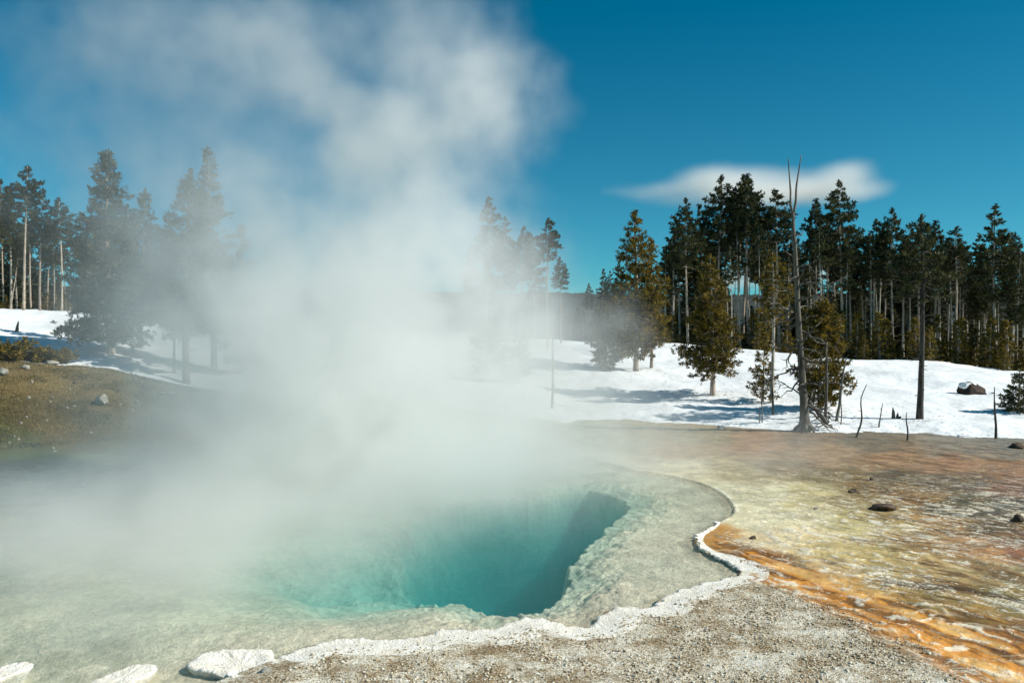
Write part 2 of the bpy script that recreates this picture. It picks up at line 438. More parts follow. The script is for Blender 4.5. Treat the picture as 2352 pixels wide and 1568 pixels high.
def rim_mat():
    m, nt, b, out = mat("white_sinter"); n = N(nt); v = n.coord(); d = n.attr("dist")
    nz = n.noise(v, 5, 6, .7); pit = n.noise(v, 40, 4, .7); sp = n.voro(v, 70, 'F1', 1)
    sep = n.node("ShaderNodeSeparateColor"); n.put(sep.inputs[0], sp)
    white = n.mix(n.ramp(nz, .35, .7), S(246, 241, 230), S(232, 222, 204))
    white = n.mix(n.math('MULTIPLY', n.ramp(pit, .60, .70), .7), white, S(150, 135, 110))
    g = n.ramp(n.math('ADD', n.math('MULTIPLY', d, 1.0), n.math('MULTIPLY', n.math('SUBTRACT', nz, .5), 1.1)), .66, 1.12)
    sel = n.math('ADD', n.math('MULTIPLY', sep.outputs[0], .42), n.math('ADD', n.math('MULTIPLY', n.noise(v, 2.2, 6, .68), 1.25), n.math('MULTIPLY', n.noise(v, 26, 4, .7), .4)))
    gcol = n.mix(n.ramp(sel, .80, 1.04), S(126, 98, 64), S(196, 180, 148))
    gcol = n.mix(n.ramp(sel, 1.04, 1.22), gcol, S(248, 243, 228))
    n.put(b.inputs["Base Color"], n.mix(g, white, gcol)); b.inputs["Roughness"].default_value = .9
    h = n.math('ADD', n.math('MULTIPLY', n.noise(v, 55, 4, .65), .9), n.math('ADD', n.math('MULTIPLY', n.noise(v, 14, 4, .6), .9), n.math('MULTIPLY', n.voro(v, 48, 'SMOOTH_F1', 0), -.6)))
    n.put(b.inputs["Normal"], n.bump(h, 1.0, .015)); return m
M['rim'] = rim_mat()

def water_mat():
    m, nt, b, out = mat("hot_spring_water"); n = N(nt); v = n.coord(); nt.nodes.remove(b)
    tr = n.node("ShaderNodeBsdfTransparent"); gl = n.node("ShaderNodeBsdfGlossy"); gl.inputs["Roughness"].default_value = .04
    fr = n.node("ShaderNodeFresnel"); fr.inputs[0].default_value = 1.33
    h = n.math('ADD', n.math('MULTIPLY', n.noise(v, 7, 4, .6, .3), 1.0), n.math('MULTIPLY', n.noise(n.mapping(v, (1, .6, 1)), 22, 3, .6), .45))
    bp = n.bump(h, .45, .06); n.put(gl.inputs["Normal"], bp); n.put(fr.inputs["Normal"], bp)
    ms = n.node("ShaderNodeMixShader"); n.put(ms.inputs[0], n.math('MULTIPLY', fr.outputs[0], .40))
    nt.links.new(tr.outputs[0], ms.inputs[1]); nt.links.new(gl.outputs[0], ms.inputs[2]); nt.links.new(ms.outputs[0], out.inputs[0])
    ab = n.node("ShaderNodeVolumeAbsorption"); ab.inputs[0].default_value = (.0, .67, .725, 1); ab.inputs[1].default_value = .50
    scn = n.node("ShaderNodeVolumeScatter"); scn.inputs[0].default_value = (.0, .74, .77, 1); scn.inputs[1].default_value = .125
    ad = n.node("ShaderNodeAddShader"); nt.links.new(ab.outputs[0], ad.inputs[0]); nt.links.new(scn.outputs[0], ad.inputs[1]); nt.links.new(ad.outputs[0], out.inputs["Volume"])
    return m
M['water'] = water_mat()

# ------------------------------------------------------------------ the ground sheet
CP = [ # px, py, photo colour of the ground itself
 (1330,1000,150,150,118),(1450,1010,150,138,98),(1600,1000,145,130,95),(1550,1035,160,130,85),(1750,1020,155,120,85),(1850,1008,125,105,80),(2000,1018,118,108,88),(2200,1025,132,126,110),(2340,1030,120,118,104),
 (1900,1045,158,130,95),(2050,1055,160,126,90),(2200,1065,158,120,86),(2340,1075,150,112,80),
 (1400,1065,190,185,155),(1550,1085,200,190,152),(1700,1080,165,152,115),(1800,1070,130,110,80),(1900,1090,125,108,70),(2050,1095,88,78,58),(2200,1110,98,84,64),(2340,1125,120,84,64),
 (1650,1130,202,196,160),(1750,1140,202,195,155),(1850,1130,192,178,125),(1990,1120,125,104,58),(2100,1140,135,104,55),(2200,1160,88,82,58),(2300,1160,78,72,62),
 (1750,1200,208,200,160),(1850,1190,205,195,150),(1950,1200,192,178,115),(2050,1190,172,152,92),(2150,1200,170,130,72),(2300,1210,92,78,52),
 (1800,1240,222,202,152),(1900,1260,208,184,115),(2000,1260,192,168,98),(2100,1250,155,125,72),(2250,1260,182,134,80),(2340,1270,142,94,62),
 (1900,1300,205,182,130),(2050,1310,190,166,105),(2200,1320,174,148,92),(2330,1330,150,130,84),
 (2050,1345,176,146,70),(2200,1370,156,128,68),(2330,1385,136,118,60),
 (1665,1245,185,130,25),(1720,1270,150,92,18),(1770,1288,142,90,24),(1820,1315,205,130,50),(1900,1345,215,140,65),(2000,1385,216,142,70),(2100,1425,222,152,82),(2200,1465,216,150,86),(2300,1505,212,152,90),(2380,1540,212,152,90),
 (1900,1315,130,90,30),(2000,1345,160,120,40),(2100,1385,150,128,45),(2200,1430,135,105,40),(2330,1465,100,70,32),
 (1690,1288,60,42,20),(1800,1345,80,60,34),(1900,1392,130,95,55),(2000,1432,105,78,46),(2100,1475,165,118,68),(2200,1525,168,120,72),(2300,1565,158,114,72),
 (0,850,118,100,62),(200,870,124,106,64),(400,915,120,106,68),(100,950,88,76,38),(300,955,108,90,48),(0,1000,82,86,38),(200,1000,96,82,38),(400,1010,110,86,42),(50,1060,74,84,34),(500,960,105,92,55),(-300,950,90,80,42),
 (250,1060,120,125,95),(80,1120,160,160,135),(0,1150,165,165,140),(600,1000,130,125,100),(900,1000,150,148,120),(1150,1010,155,152,122),(-300,1150,120,120,95)]
def crust_fields(X, Y, ds, grav, px, py):
    wxx = X + .35*fbm(X, Y, 3, .9); wyy = Y + .35*fbm(Y, X, 3, .9)
    c, s_ = math.cos(R(-38)), math.sin(R(-38))
    c, s_ = math.cos(R(-57)), math.sin(R(-57)); a = wxx*c + wyy*s_; b = -wxx*s_ + wyy*c
    zone = (ds > .05)*(1-grav)*sstep(1060, 1170, py)*sstep(1640, 1800, px)*sstep(1.2, .3, base_h(X, Y))
    big = fbm(a*.6, b, 3, .55)
    k = fbm(a*.6, b*1.25, 5, 4.2, .62)
    fk = sstep(.25, .36, k+.45*big)*zone*.9
    n1 = fbm(a*.55, b*1.1, 4, .75)
    r1 = np.exp(-((n1-.08)/.018)**2) + np.exp(-((n1+.16)/.016)**2)
    zone2 = (ds > .05)*(1-grav)*sstep(1010, 1100, py)*sstep(1500, 1650, px)*sstep(1.2, .3, base_h(X, Y))
    return fk, np.clip(r1, 0, 1)*zone2*sstep(-.3, .15, fbm(X, Y, 3, .8))
def make_ground():
    u = np.concatenate([-np.geomspace(4.2, .78, 60)[:-1], np.linspace(-.78, .80, 900), np.geomspace(.80, 4.2, 60)[1:]])
    yv = np.concatenate([np.linspace(2, 7.2, 14)[:-1], np.geomspace(7.2, 40, 620)[:-1], np.geomspace(40, 75, 90)[:-1], np.geomspace(75, 5200, 80)])
    U, Y = np.meshgrid(u, yv); X = U*Y
    # nudge the rows so nothing reads as a regular lattice
    Z, ds, dv, px = ground_h(X, Y, True)
    nr, ncol = X.shape
    V = np.stack([X, Y, Z], -1).reshape(-1, 3)
    i = np.arange(nr-1)[:, None]*ncol + np.arange(ncol-1)[None, :]
    Fc = np.stack([i, i+1, i+1+ncol, i+ncol], -1).reshape(-1, 4)
    me = mesh("ground", V, Fc, M['ground'])
    X = X.ravel(); Y = Y.ravel(); Z = Z.ravel(); ds = ds.ravel(); dv = dv.ravel(); px = px.ravel()
    py = CY + (CAMZ-np.clip(Z, 0, 20))*F/Y
    # warp, then blend the surveyed colours
    wx = px + 70*fbm(X, Y, 4, .5)*np.clip(14/Y, .3, 1.5); wy = py + 26*fbm(Y, X, 4, .55)*np.clip(14/Y, .3, 1.5)
    acc = np.zeros((len(X), 3)); ws = np.zeros(len(X))
    for (a, b_, r, g, bl) in CP:
        d2 = ((wx-a)/2.6)**2 + ((wy-b_)*1.0)**2 + 30
        w = d2**-2.6
        acc += w[:, None]*np.array(S(r, g, bl)); ws += w
    col = acc/ws[:, None]*1.12; lum = col.mean(1, keepdims=True); col = lum + (col-lum)*np.where(px > 1300, .88, .85)[:, None]; col = col*np.array([1.0, .975, .97])
    # the gravel bank: near side of the pool up to the orange run-off
    ow = np.interp(px, [1640, 1750, 1900, 2100, 2400], [22, 38, 50, 64, 84])
    oc = np.interp(wx*.5+px*.5, [1630, 1700, 1780, 1900, 2000, 2100, 2200, 2300, 2420], [1238, 1272, 1304, 1350, 1390, 1432, 1476, 1522, 1572])
    od = (wy*.5+py*.5-oc)/ow; om = np.exp(-(od*od)**1.5)*sstep(1622, 1650, px)*(ds > 0)
    sa = .33*X - .94*Y; sb = .94*X + .33*Y
    sn = fbm(sa*.32+.25*fbm(X, Y, 3, 1.2), sb*2.2+.25*fbm(Y, X, 3, 1.5), 5, 1.6, .62)
    oc_col = np.array(S(214, 142, 52))*np.ones((len(X), 1))
    k1 = sstep(.10, .30, sn)[:, None]; oc_col = oc_col*(1-k1) + k1*np.array(S(236, 184, 108))
    k2 = sstep(-.08, -.25, sn)[:, None]; oc_col = oc_col*(1-k2) + k2*np.array(S(118, 76, 20))
    k3 = (sstep(.1, .9, -od)*sstep(.0, -.2, sn))[:, None]*.8; oc_col = oc_col*(1-k3) + k3*np.array(S(70, 42, 14))
    gx = np.array([1560, 1690, 1760, 1830, 1900, 2000, 2100, 2200, 2300, 2420]); gy = np.array([1200, 1312, 1345, 1375, 1405, 1452, 1502, 1560, 1620, 1700])
    edge = np.interp(wx*.35+px*.65, gx, gy, left=1100)
    grav = sstep(-6, 10, wy*.4+py*.6-edge)*(ds > 0)*(Y < 13.6)*1.0
    grav = np.where(px > 2420, 0, grav)
    dl = np.interp(wx*.4+px*.6, [1880, 1900, 2016, 2154, 2352, 2500], [1262, 1281, 1316, 1344, 1383, 1410])
    dm = (np.exp(-((wy*.4+py*.6-dl)/9)**2)*sstep(1860, 1920, px)*sstep(-.25, .15, fbm(sa*.5, sb*2, 4, 1.6)))[:, None]*.85
    col = col*(1-dm) + dm*np.array(S(66, 54, 44))
    bs = (sstep(.10, .34, fbm(sa*.25, sb*2.6, 5, .8, .6))*sstep(1750, 2050, px)*sstep(1020, 1060, py)*(ds > 0))[:, None]*.55
    col = col*(1-bs) + bs*np.array(S(96, 66, 34))
    om = np.clip(om*(1-grav), 0, 1)[:, None]*.92; col = col*(1-om) + oc_col*om
    bed = sstep(.02, -.05, ds)
    bc = np.array(S(246, 226, 196))*np.ones((len(X), 1))
    warm = sstep(.35, .0, -ds)[:, None]
    bc = bc*(1-.25*warm) + .25*warm*np.array(S(190, 160, 100))
    leftdirt = (sstep(900, 200, px)*sstep(1380, 1480, py)*.35*sstep(-.1, .35, fbm(X, Y, 4, 1.2)))[:, None]
    bc = bc*(1-leftdirt) + leftdirt*np.array(S(140, 135, 100))
    col = col*(1-bed[:, None]) + bc*bed[:, None]
    # thin white lip round the far shore
    # rimstone: thin pale ridges and knobbly crusts that stand a little proud
    fk, rdg = crust_fields(X, Y, ds, grav, px, py)
    col = col*(1-.85*fk[:, None]) + .85*fk[:, None]*np.array(S(238, 230, 208))
    col = col*(1-.6*rdg[:, None]) + .6*rdg[:, None]*np.array(S(235, 220, 185))
    V3 = np.stack([X, Y, Z + .013*fk + .010*rdg], -1); me.vertices.foreach_set("co", V3.astype(np.float32).ravel()); me.update()
    lip = np.exp(-((ds-.05)/.05)**2)*(1-grav)*sstep(-.25, .2, fbm(X, Y, 3, 1.1))*(ds > -.02)
    col = col*(1-lip[:, None]) + lip[:, None]*np.array(S(238, 230, 205))
    grassy = sstep(.18, .5, base_h(X, Y))*sstep(1000, 760, px)*(ds > 0)
    crust = sstep(.03, .4, ds)*(1-grav)*(1-grassy)*sstep(1040, 1180, py)*sstep(1500, 1750, px)*(.35+.65*sstep(-.2, .2, fbm(X, Y, 3, .5)))
    crust = crust*(1-.75*sstep(-2, 2, 0*px))if False else crust
    orange = np.exp(-((wy-np.interp(wx, [1640, 1750, 1900, 2100, 2300], [1240, 1290, 1345, 1425, 1505]))/26)**2)*sstep(1600, 1660, px)
    crust = crust*(1-.85*om[:, 0])
    matsm = np.clip(sstep(1550, 2050, px)*(1-grav)*(ds > 0.02)*sstep(985, 1030, py), 0, 1)
    matsm = np.clip(matsm*(.35+.65*sstep(1750, 2100, px))*(1-.7*om[:, 0]), 0, 1)*(ds > .02)
    wet = (1-grav)*(1-grassy)*(ds > 0)*sstep(.5, .1, base_h(X, Y))
    def put(nm, a):
        at = me.attributes.new(nm, 'FLOAT', 'POINT'); at.data.foreach_set("value", a.astype(np.float32))
    put("grav", grav); put("bed", bed); put("crust", crust); put("wet", wet); put("grassy", grassy); put("mats", matsm)
    at = me.attributes.new("tint", 'FLOAT_COLOR', 'POINT')
    at.data.foreach_set("color", np.concatenate([np.clip(col, 0, 1), np.ones((len(X), 1))], 1).astype(np.float32).ravel())
    o = obj("ground", me); tag(o, kind="structure")
make_ground()

def make_snow():
    u = np.linspace(-1.6, 1.6, 1000)
    yv = np.concatenate([np.geomspace(20, 75, 420)[:-1], np.geomspace(75, 900, 60)])
    U, Y = np.meshgrid(u, yv); X = U*Y
    Z = base_h(X, Y) + snow_t(X, Y)
    e = edge_field(X, Y)
    keep = e > -1.2
    nr, nc = X.shape
    i = np.arange(nr-1)[:, None]*nc + np.arange(nc-1)[None, :]
    k = keep[:-1, :-1] | keep[1:, 1:]
    i = i[k]
    Fc = np.stack([i, i+1, i+1+nc, i+nc], -1).reshape(-1, 4)
    V = np.stack([X, Y, Z], -1).reshape(-1, 3)
    used = np.unique(Fc); rm = np.zeros(len(V), int); rm[used] = np.arange(len(used))
    o = obj("snow", mesh("snow", V[used], rm[Fc], M['snow'])); tag(o, kind="structure")
make_snow()

def make_water():
    me_n = len(SHORE)
    P = SHORE; T = np.roll(P, -1, 0)-np.roll(P, 1, 0); T /= np.linalg.norm(T, axis=1)[:, None]
    area = .5*np.sum(P[:, 0]*np.roll(P[:, 1], -1)-np.roll(P[:, 0], -1)*P[:, 1])
    s = 1 if area > 0 else -1
    Nn = np.stack([T[:, 1], -T[:, 0]], 1)*s
    Q = P + Nn*.12
    if s < 0: Q = Q[::-1]
    n = len(Q)
    V = [(x, y, 0) for x, y in Q] + [(x, y, -9) for x, y in Q]
    Fc = [tuple(range(n)), tuple(range(2*n-1, n-1, -1))] + [(i, n+i, n+(i+1) % n, (i+1) % n) for i in range(n)]
    o = obj("water", mesh("water", V, Fc, M['water'], smooth=False)); tag(o, kind="structure")
make_water()

# ------------------------------------------------------------------ far hill
def make_hills():
    m, nt, b, out = mat("forested_hillside"); n = N(nt); v = n.coord()
    a = n.noise(n.mapping(v, (1, 1, .4)), .09, 6, .7); bb = n.noise(v, .012, 4, .6)
    c = n.mix(n.ramp(a, .35, .65), (.012, .022, .022), (.035, .045, .038)); c = n.mix(n.math('MULTIPLY', n.ramp(bb, .45, .65), .5), c, (.03, .045, .04))
    n.put(b.inputs["Base Color"], c); b.inputs["Roughness"].default_value = .95
    n.put(b.inputs["Normal"], n.bump(a, 1.0, 6.0))
    u = np.linspace(-1.5, 1.5, 900); t = np.linspace(0, 1, 40)
    Uu, Tt = np.meshgrid(u, t)
    Y = 420 + 500*Tt; X = Uu*Y
    px = CX+F*Uu
    top = np.interp(px, [-1500, 0, 600, 1300, 1500, 2352, 4000], [640, 660, 668, 676, 684, 672, 650])
    Ht = CAMZ + (CY-top)/F*920
    jag = (np.abs(fbm(X, Y, 2, .09))*5.0 + 4*fbm(X, Y, 3, .01))*Tt
    Z = -6 + (Ht+6)*sstep(0, 1.05, Tt)**.9 + jag
    nr, nc = X.shape
    i = np.arange(nr-1)[:, None]*nc + np.arange(nc-1)[None, :]
    Fc = np.stack([i, i+1, i+1+nc, i+nc], -1).reshape(-1, 4)
    o = obj("hills", mesh("hills", np.stack([X, Y, Z], -1).reshape(-1, 3), Fc, m)); tag(o, kind="structure")
make_hills()

# ------------------------------------------------------------------ white sinter rim along the near shore
def sinter_ring(name, path, inward, width, h_lip, label, cat, closed=False, seed=1, over=.03, kind=None, dmax=1.0):
    """sweeps a lipped crust profile along a path; inward = unit vectors towards the land"""
    n = len(path); s = np.concatenate([[0], np.cumsum(np.linalg.norm(np.diff(path, axis=0), axis=1))])
    bil = lambda f, o: np.abs(perlin(s*f+o, np.full(n, o*.37+.5)))
    scal = .30*(bil(1.7, seed+1)-.2) + .20*(bil(4.2, seed)-.2) + .07*(bil(11, seed+3)-.2) + .03*(bil(27, seed+7)-.2)
    tt = np.array([-.05, -.02, .0, .012, .03, .06, .10, .15, .21, .28, .36, .46, .58, .72, .86, 1.0, 1.08])
    wj = width*(1+.25*perlin(s*.9+seed, np.full(n, 3.3)))
    rows = []; dist = []
    for k, t in enumerate(tt):
        if k == 0: off = .10 - scal; z = np.full(n, -.16)
        elif k == 1: off = .03 - scal; z = np.full(n, -.05)
        elif k == 2: off = -scal; z = np.full(n, .005)
        else:
            off = -scal*(1-t)**3 + wj*t
            z = None
        P = path + inward*off[:, None]
        if z is None:
            nz = fbm(P[:, 0], P[:, 1], 4, 6.0)*.018 + fbm(P[:, 0], P[:, 1], 3, 22.0)*.012
            prof = h_lip*(1-math.exp(-t/.035))*(1-.55*t)
            if t >= 1: z = np.array(ground_h(P[:, 0], P[:, 1])) - .01 - (.04 if t > 1 else 0)
            else:
                gh = ground_h(P[:, 0], P[:, 1]); gh = np.maximum(gh, 0)
                z = prof*(1-t**2) + nz*(1-t)*min(1, t*14) + gh*sstep(.0, 1, np.array(t))
                z = np.maximum(z, gh+.004*(1-t)) if t < .95 else z
        rows.append(np.concatenate([P, z[:, None]], 1)); dist.append(np.full(n, max(t, 0)*dmax))
    K = len(tt); V = np.stack(rows, 1).reshape(-1, 3)
    i = np.arange(n-1)[:, None]*K + np.arange(K-1)[None, :]
    Fc = np.stack([i, i+K, i+K+1, i+1], -1).reshape(-1, 4)
    me = mesh(name, V, Fc, M['rim'])
    at = me.attributes.new("dist", 'FLOAT', 'POINT'); at.data.foreach_set("value", np.stack(dist, 1).ravel().astype(np.float32))
    return obj(name, me)

dense = catmull(np.array([G(*p) for p in SHORE_PX[0:29]]), .008, closed=False)
T = np.gradient(dense, axis=0); T /= np.linalg.norm(T, axis=1)[:, None]
INW = np.stack([T[:, 1], -T[:, 0]], 1)
test = dense[500] + INW[500]*.2
if sdf(SHORE, np.array([test[0]]), np.array([test[1]]))[0] < 0: INW = -INW
# smooth the landward directions so that the far side of the crust does not knot
for a in range(2):
    k = np.ones(61)/61; INW = np.stack([np.convolve(np.pad(INW[:, j], 30, mode='edge'), k, 'valid') for j in range(2)], 1)
INW /= np.linalg.norm(INW, axis=1)[:, None]
sN = np.linspace(0, 1, len(dense))
wid = np.interp(sN, [0, .1, .45, .68, .78, .86, .93, 1], [.55, .72, .64, .50, .22, .17, .14, .04])
rim = sinter_ring("mineral_crust", dense, INW, wid, .034, None, None)
tag(rim, "scalloped white mineral crust edging the near shore of the blue pool", "mineral crust")

def sinter_island(px_poly, h, label, seed, puddle=False):
    P = catmull(np.array([G(*p) for p in px_poly]), .01)
    n = len(P); cen = P.mean(0)
    s = np.concatenate([[0], np.cumsum(np.linalg.norm(np.diff(P, axis=0), axis=1))])
    scal = .06*(np.abs(perlin(s*4+seed, np.full(n, seed*.3)))-.2) + .03*(np.abs(perlin(s*14+seed, np.full(n, seed*.7)))-.2)
    out = P-cen; L = np.linalg.norm(out, axis=1); out /= L[:, None]
    V = []; D = []
    ks = [1.0, 1.0, 1.0, .985, .95, .9, .82, .72, .6, .47, .33, .18, .05]
    for j, k in enumerate(ks):
        r = L*k + scal*(k**4)
        if j == 0: r = r - .12; z = np.full(n, -.2)
        elif j == 1: r = r - .04; z = np.full(n, -.05)
        elif j == 2: z = np.full(n, .004)
        else:
            z = h*(1-np.exp(-(1-k)/.02))*np.ones(n)
            if puddle: z = z*(1-.85*sstep(.7, .45, np.array(k)))
        Q = cen + out*r[:, None]
        if j > 2: z = z + fbm(Q[:, 0], Q[:, 1], 4, 7.0)*.016 + fbm(Q[:, 0], Q[:, 1], 3, 25.0)*.010
        V.append(np.concatenate([Q, z[:, None]], 1)); D.append(np.full(n, .35*(1-k) + (.25 if puddle and k < .5 else 0)))
    K = len(ks); V = np.stack(V, 0).reshape(-1, 3)
    Fc = []
    for j in range(K-1):
        for i in range(n): Fc.append((j*n+i, j*n+(i+1) % n, (j+1)*n+(i+1) % n, (j+1)*n+i))
    V = np.concatenate([V, [[cen[0], cen[1], h*(.3 if puddle else 1)]]]); D.append(np.array([.3]))
    for i in range(n): Fc.append(((K-1)*n+i, (K-1)*n+(i+1) % n, K*n))
    me = mesh("mineral_crust", V, Fc, M['rim'])
    at = me.attributes.new("dist", 'FLOAT', 'POINT'); at.data.foreach_set("value", np.concatenate(D).astype(np.float32))
    tag(obj("mineral_crust", me), label, "mineral crust")
sinter_island([(428,1535),(445,1515),(480,1498),(540,1493),(600,1492),(628,1497),(632,1515),(660,1520),(672,1545),(620,1560),(560,1572),(520,1556),(470,1545)], .026, "pale crust lobe with a shallow hollow, joining the left end of the white rim", 3, True)
sinter_island([(190,1580),(230,1560),(265,1545),(300,1532),(345,1526),(362,1535),(350,1548),(310,1568),(290,1590),(230,1600)], .024, "small white crust island at the bottom edge, between two others in the shallows", 5)
sinter_island([(-50,1545),(-10,1538),(35,1524),(72,1524),(74,1534),(50,1545),(10,1560),(-30,1575),(-90,1580)], .024, "leftmost white crust island, cut by the bottom left corner", 8)

# ------------------------------------------------------------------ rocks and gravel
def ico(sub):
    import bmesh
    bm = bmesh.new(); bmesh.ops.create_icosphere(bm, subdivisions=sub, radius=1)
    V = np.array([v.co[:] for v in bm.verts]); Fc = np.array([[v.index for v in f.verts] for f in bm.faces]); bm.free()
    return V, Fc
ICO1 = ico(1); ICO2 = ico(2); ICO3 = ico(3); ICO4 = ico(4)
def rock_mesh(name, size, m, seed, sub=3, jag=.35, flat=.6):
    V, Fc = {1: ICO1, 2: ICO2, 3: ICO3, 4: ICO4}[sub]; V = V.copy()
    d = 1 + jag*fbm(V[:, 0]*1.3+seed*3.1, V[:, 1]*1.3+V[:, 2]*1.7+seed, 4, 1.0) + .12*np.abs(fbm(V[:, 0]*3+seed, V[:, 2]*3-V[:, 1]*2, 3, 1.2))
    # chop a few planes for facets
    r = np.random.RandomState(seed)
    for _ in range(7):
        nn = r.normal(size=3); nn /= np.linalg.norm(nn); t = r.uniform(.55, .85)
        dd = V@nn; k = dd > t; d = np.where(k, d*t/np.maximum(dd, .01), d)
    V = V*d[:, None]*np.array(size); V[:, 2] *= 1
    return mesh(name, V, Fc, m, smooth=False)
def rock(px, py, w, h, m, label, cat="rock", seed=1, group=None, name="rock", sink=.3, sub=3):
    x, y, z = hit(px, py)
    k = y/F
    me = rock_mesh(name, (w*k/2, w*k/2*.8, h*k/2*1.25), M[m], seed, sub)
    o = obj(name, me, loc=(x, y, z+h*k*.5*(1-sink))); o.rotation_euler = (0, 0, seed*1.3)
    tag(o, label, cat, group); return o

def make_gravel():
    r = np.random.RandomState(3); n = 9000
    pts = []
    while len(pts) < n:
        Yc = r.uniform(7.3, 12.6, 20000); Xc = r.uniform(-4, 6.2, 20000)
        ds = sdf(SHORE, Xc, Yc); px = CX+F*Xc/Yc; py = CY+CAMZ*F/Yc
        e = np.interp(px, [1560,1690,1760,1830,1900,2000,2100,2200,2300,2420], [1200,1312,1345,1375,1405,1452,1502,1560,1620,1700], left=1100)
        cl = fbm(Xc, Yc, 4, 1.6)
        ok = (ds > .25) & (py > e+6) & (r.random(20000) < sstep(-.3, .35, cl)*sstep(.2, .9, ds)+.10)
        pts += list(zip(Xc[ok], Yc[ok]))
    P = np.array(pts[:n]); z = ground_h(P[:, 0], P[:, 1])
    V0, F0 = ICO1; m0 = len(V0)
    sz = .004 + .0075*r.random(n)**3*1.8
    sc3 = np.stack([sz*r.uniform(.8, 1.4, n), sz*r.uniform(.7, 1.1, n), sz*r.uniform(.5, .8, n)], 1)
    a = r.uniform(0, 6.28, n); ca, sa = np.cos(a), np.sin(a)
    jit = 1 + .35*(r.random((n, m0))-.5)
    L = V0[None]*jit[..., None]*sc3[:, None, :]
    Xn = L[..., 0]*ca[:, None]-L[..., 1]*sa[:, None]; Yn = L[..., 0]*sa[:, None]+L[..., 1]*ca[:, None]
    V = np.stack([Xn+P[:, 0:1], Yn+P[:, 1:2], L[..., 2]+z[:, None]+sz[:, None]*.25+.004], -1).reshape(-1, 3)
    Fc = (F0[None]+(np.arange(n)*m0)[:, None, None]).reshape(-1, 3)
    m, nt, b, out = mat("loose_gravel"); nn = N(nt)
    t = nn.attr("tone"); c = nn.mix(nn.ramp(t, .0, .6), S(140, 118, 88), S(200, 186, 158)); c = nn.mix(nn.ramp(t, .6, 1), c, S(235, 230, 215))
    nn.put(b.inputs["Base Color"], c); b.inputs["Roughness"].default_value = .9
    me = mesh("gravel", V, Fc, m, smooth=False)
    at = me.attributes.new("tone", 'FLOAT', 'POINT'); at.data.foreach_set("value", np.repeat(r.random(n), m0).astype(np.float32))
    tag(obj("gravel", me), "loose pale and brown gravel on the bank before the pool", "gravel", kind="stuff")
make_gravel()

def make_grass():
    r = np.random.RandomState(8); pts = []
    while len(pts) < 45000:
        Yc = r.uniform(19, 37, 40000); Xc = (r.uniform(-140, 900, 40000)-CX)/F*Yc
        ok = (base_h(Xc, Yc) > .35) & (edge_field(Xc, Yc) < .1) & (r.random(40000) < sstep(-.25, .3, fbm(Xc, Yc, 4, .8))+.15)
        pts += list(zip(Xc[ok], Yc[ok]))
    P = np.array(pts[:45000]); n = len(P); z = ground_h(P[:, 0], P[:, 1])
    h = r.uniform(.02, .08, n); a = r.uniform(0, 6.28, n); w = r.uniform(.008, .02, n)
    lx = r.normal(size=n)*.04; ly = r.normal(size=n)*.04
    b0 = np.stack([P[:, 0]-np.cos(a)*w, P[:, 1]-np.sin(a)*w, z-.01], 1); b1 = np.stack([P[:, 0]+np.cos(a)*w, P[:, 1]+np.sin(a)*w, z-.01], 1)
    tp = np.stack([P[:, 0]+lx, P[:, 1]+ly, z+h], 1)
    V = np.stack([b0, b1, tp], 1).reshape(-1, 3)
    m, nt, b, out = mat("winter_grass"); nn = N(nt); t = nn.attr("tone")
    c = nn.mix(nn.ramp(t, 0, .6), S(46, 54, 22), S(96, 84, 44)); c = nn.mix(nn.ramp(t, .6, 1), c, S(140, 120, 74))
    nn.put(b.inputs["Base Color"], c); b.inputs["Roughness"].default_value = .8
    me = mesh("grass", V, np.arange(n*3).reshape(-1, 3), m, smooth=False)
    tone = np.clip(.5+.9*fbm(P[:, 0], P[:, 1], 3, .5)+.25*r.normal(size=n), 0, 1)
    at = me.attributes.new("tone", 'FLOAT', 'POINT'); at.data.foreach_set("value", np.repeat(tone, 3).astype(np.float32))
    tag(obj("grass", me), "short brown and green winter grass on the left slope", "grass", kind="stuff")
make_grass()

# ------------------------------------------------------------------ trees
def tufts(cent, dirs, r, blades, length, width):
    n = len(cent); rs = r
    C3 = np.repeat(cent, blades, 0); D = np.repeat(dirs, blades, 0)
    d = D*.55 + rs.normal(size=(n*blades, 3))*.75; d[:, 2] += .25
    d /= np.linalg.norm(d, axis=1)[:, None]
    w = np.cross(d, rs.normal(size=d.shape)); w /= np.linalg.norm(w, axis=1)[:, None]+1e-9
    L = length*(.6+.8*rs.random((n*blades, 1))); W = width*(.6+.8*rs.random((n*blades, 1)))
    base = C3 - d*L*.15 + rs.normal(size=d.shape)*length*.18
    tip = base + d*L; mid = base + d*L*.55
    V = np.stack([base, mid+w*W, tip, mid-w*W], 1).reshape(-1, 3)
    Fc = np.arange(len(C3)*4).reshape(-1, 4)
    return V, Fc

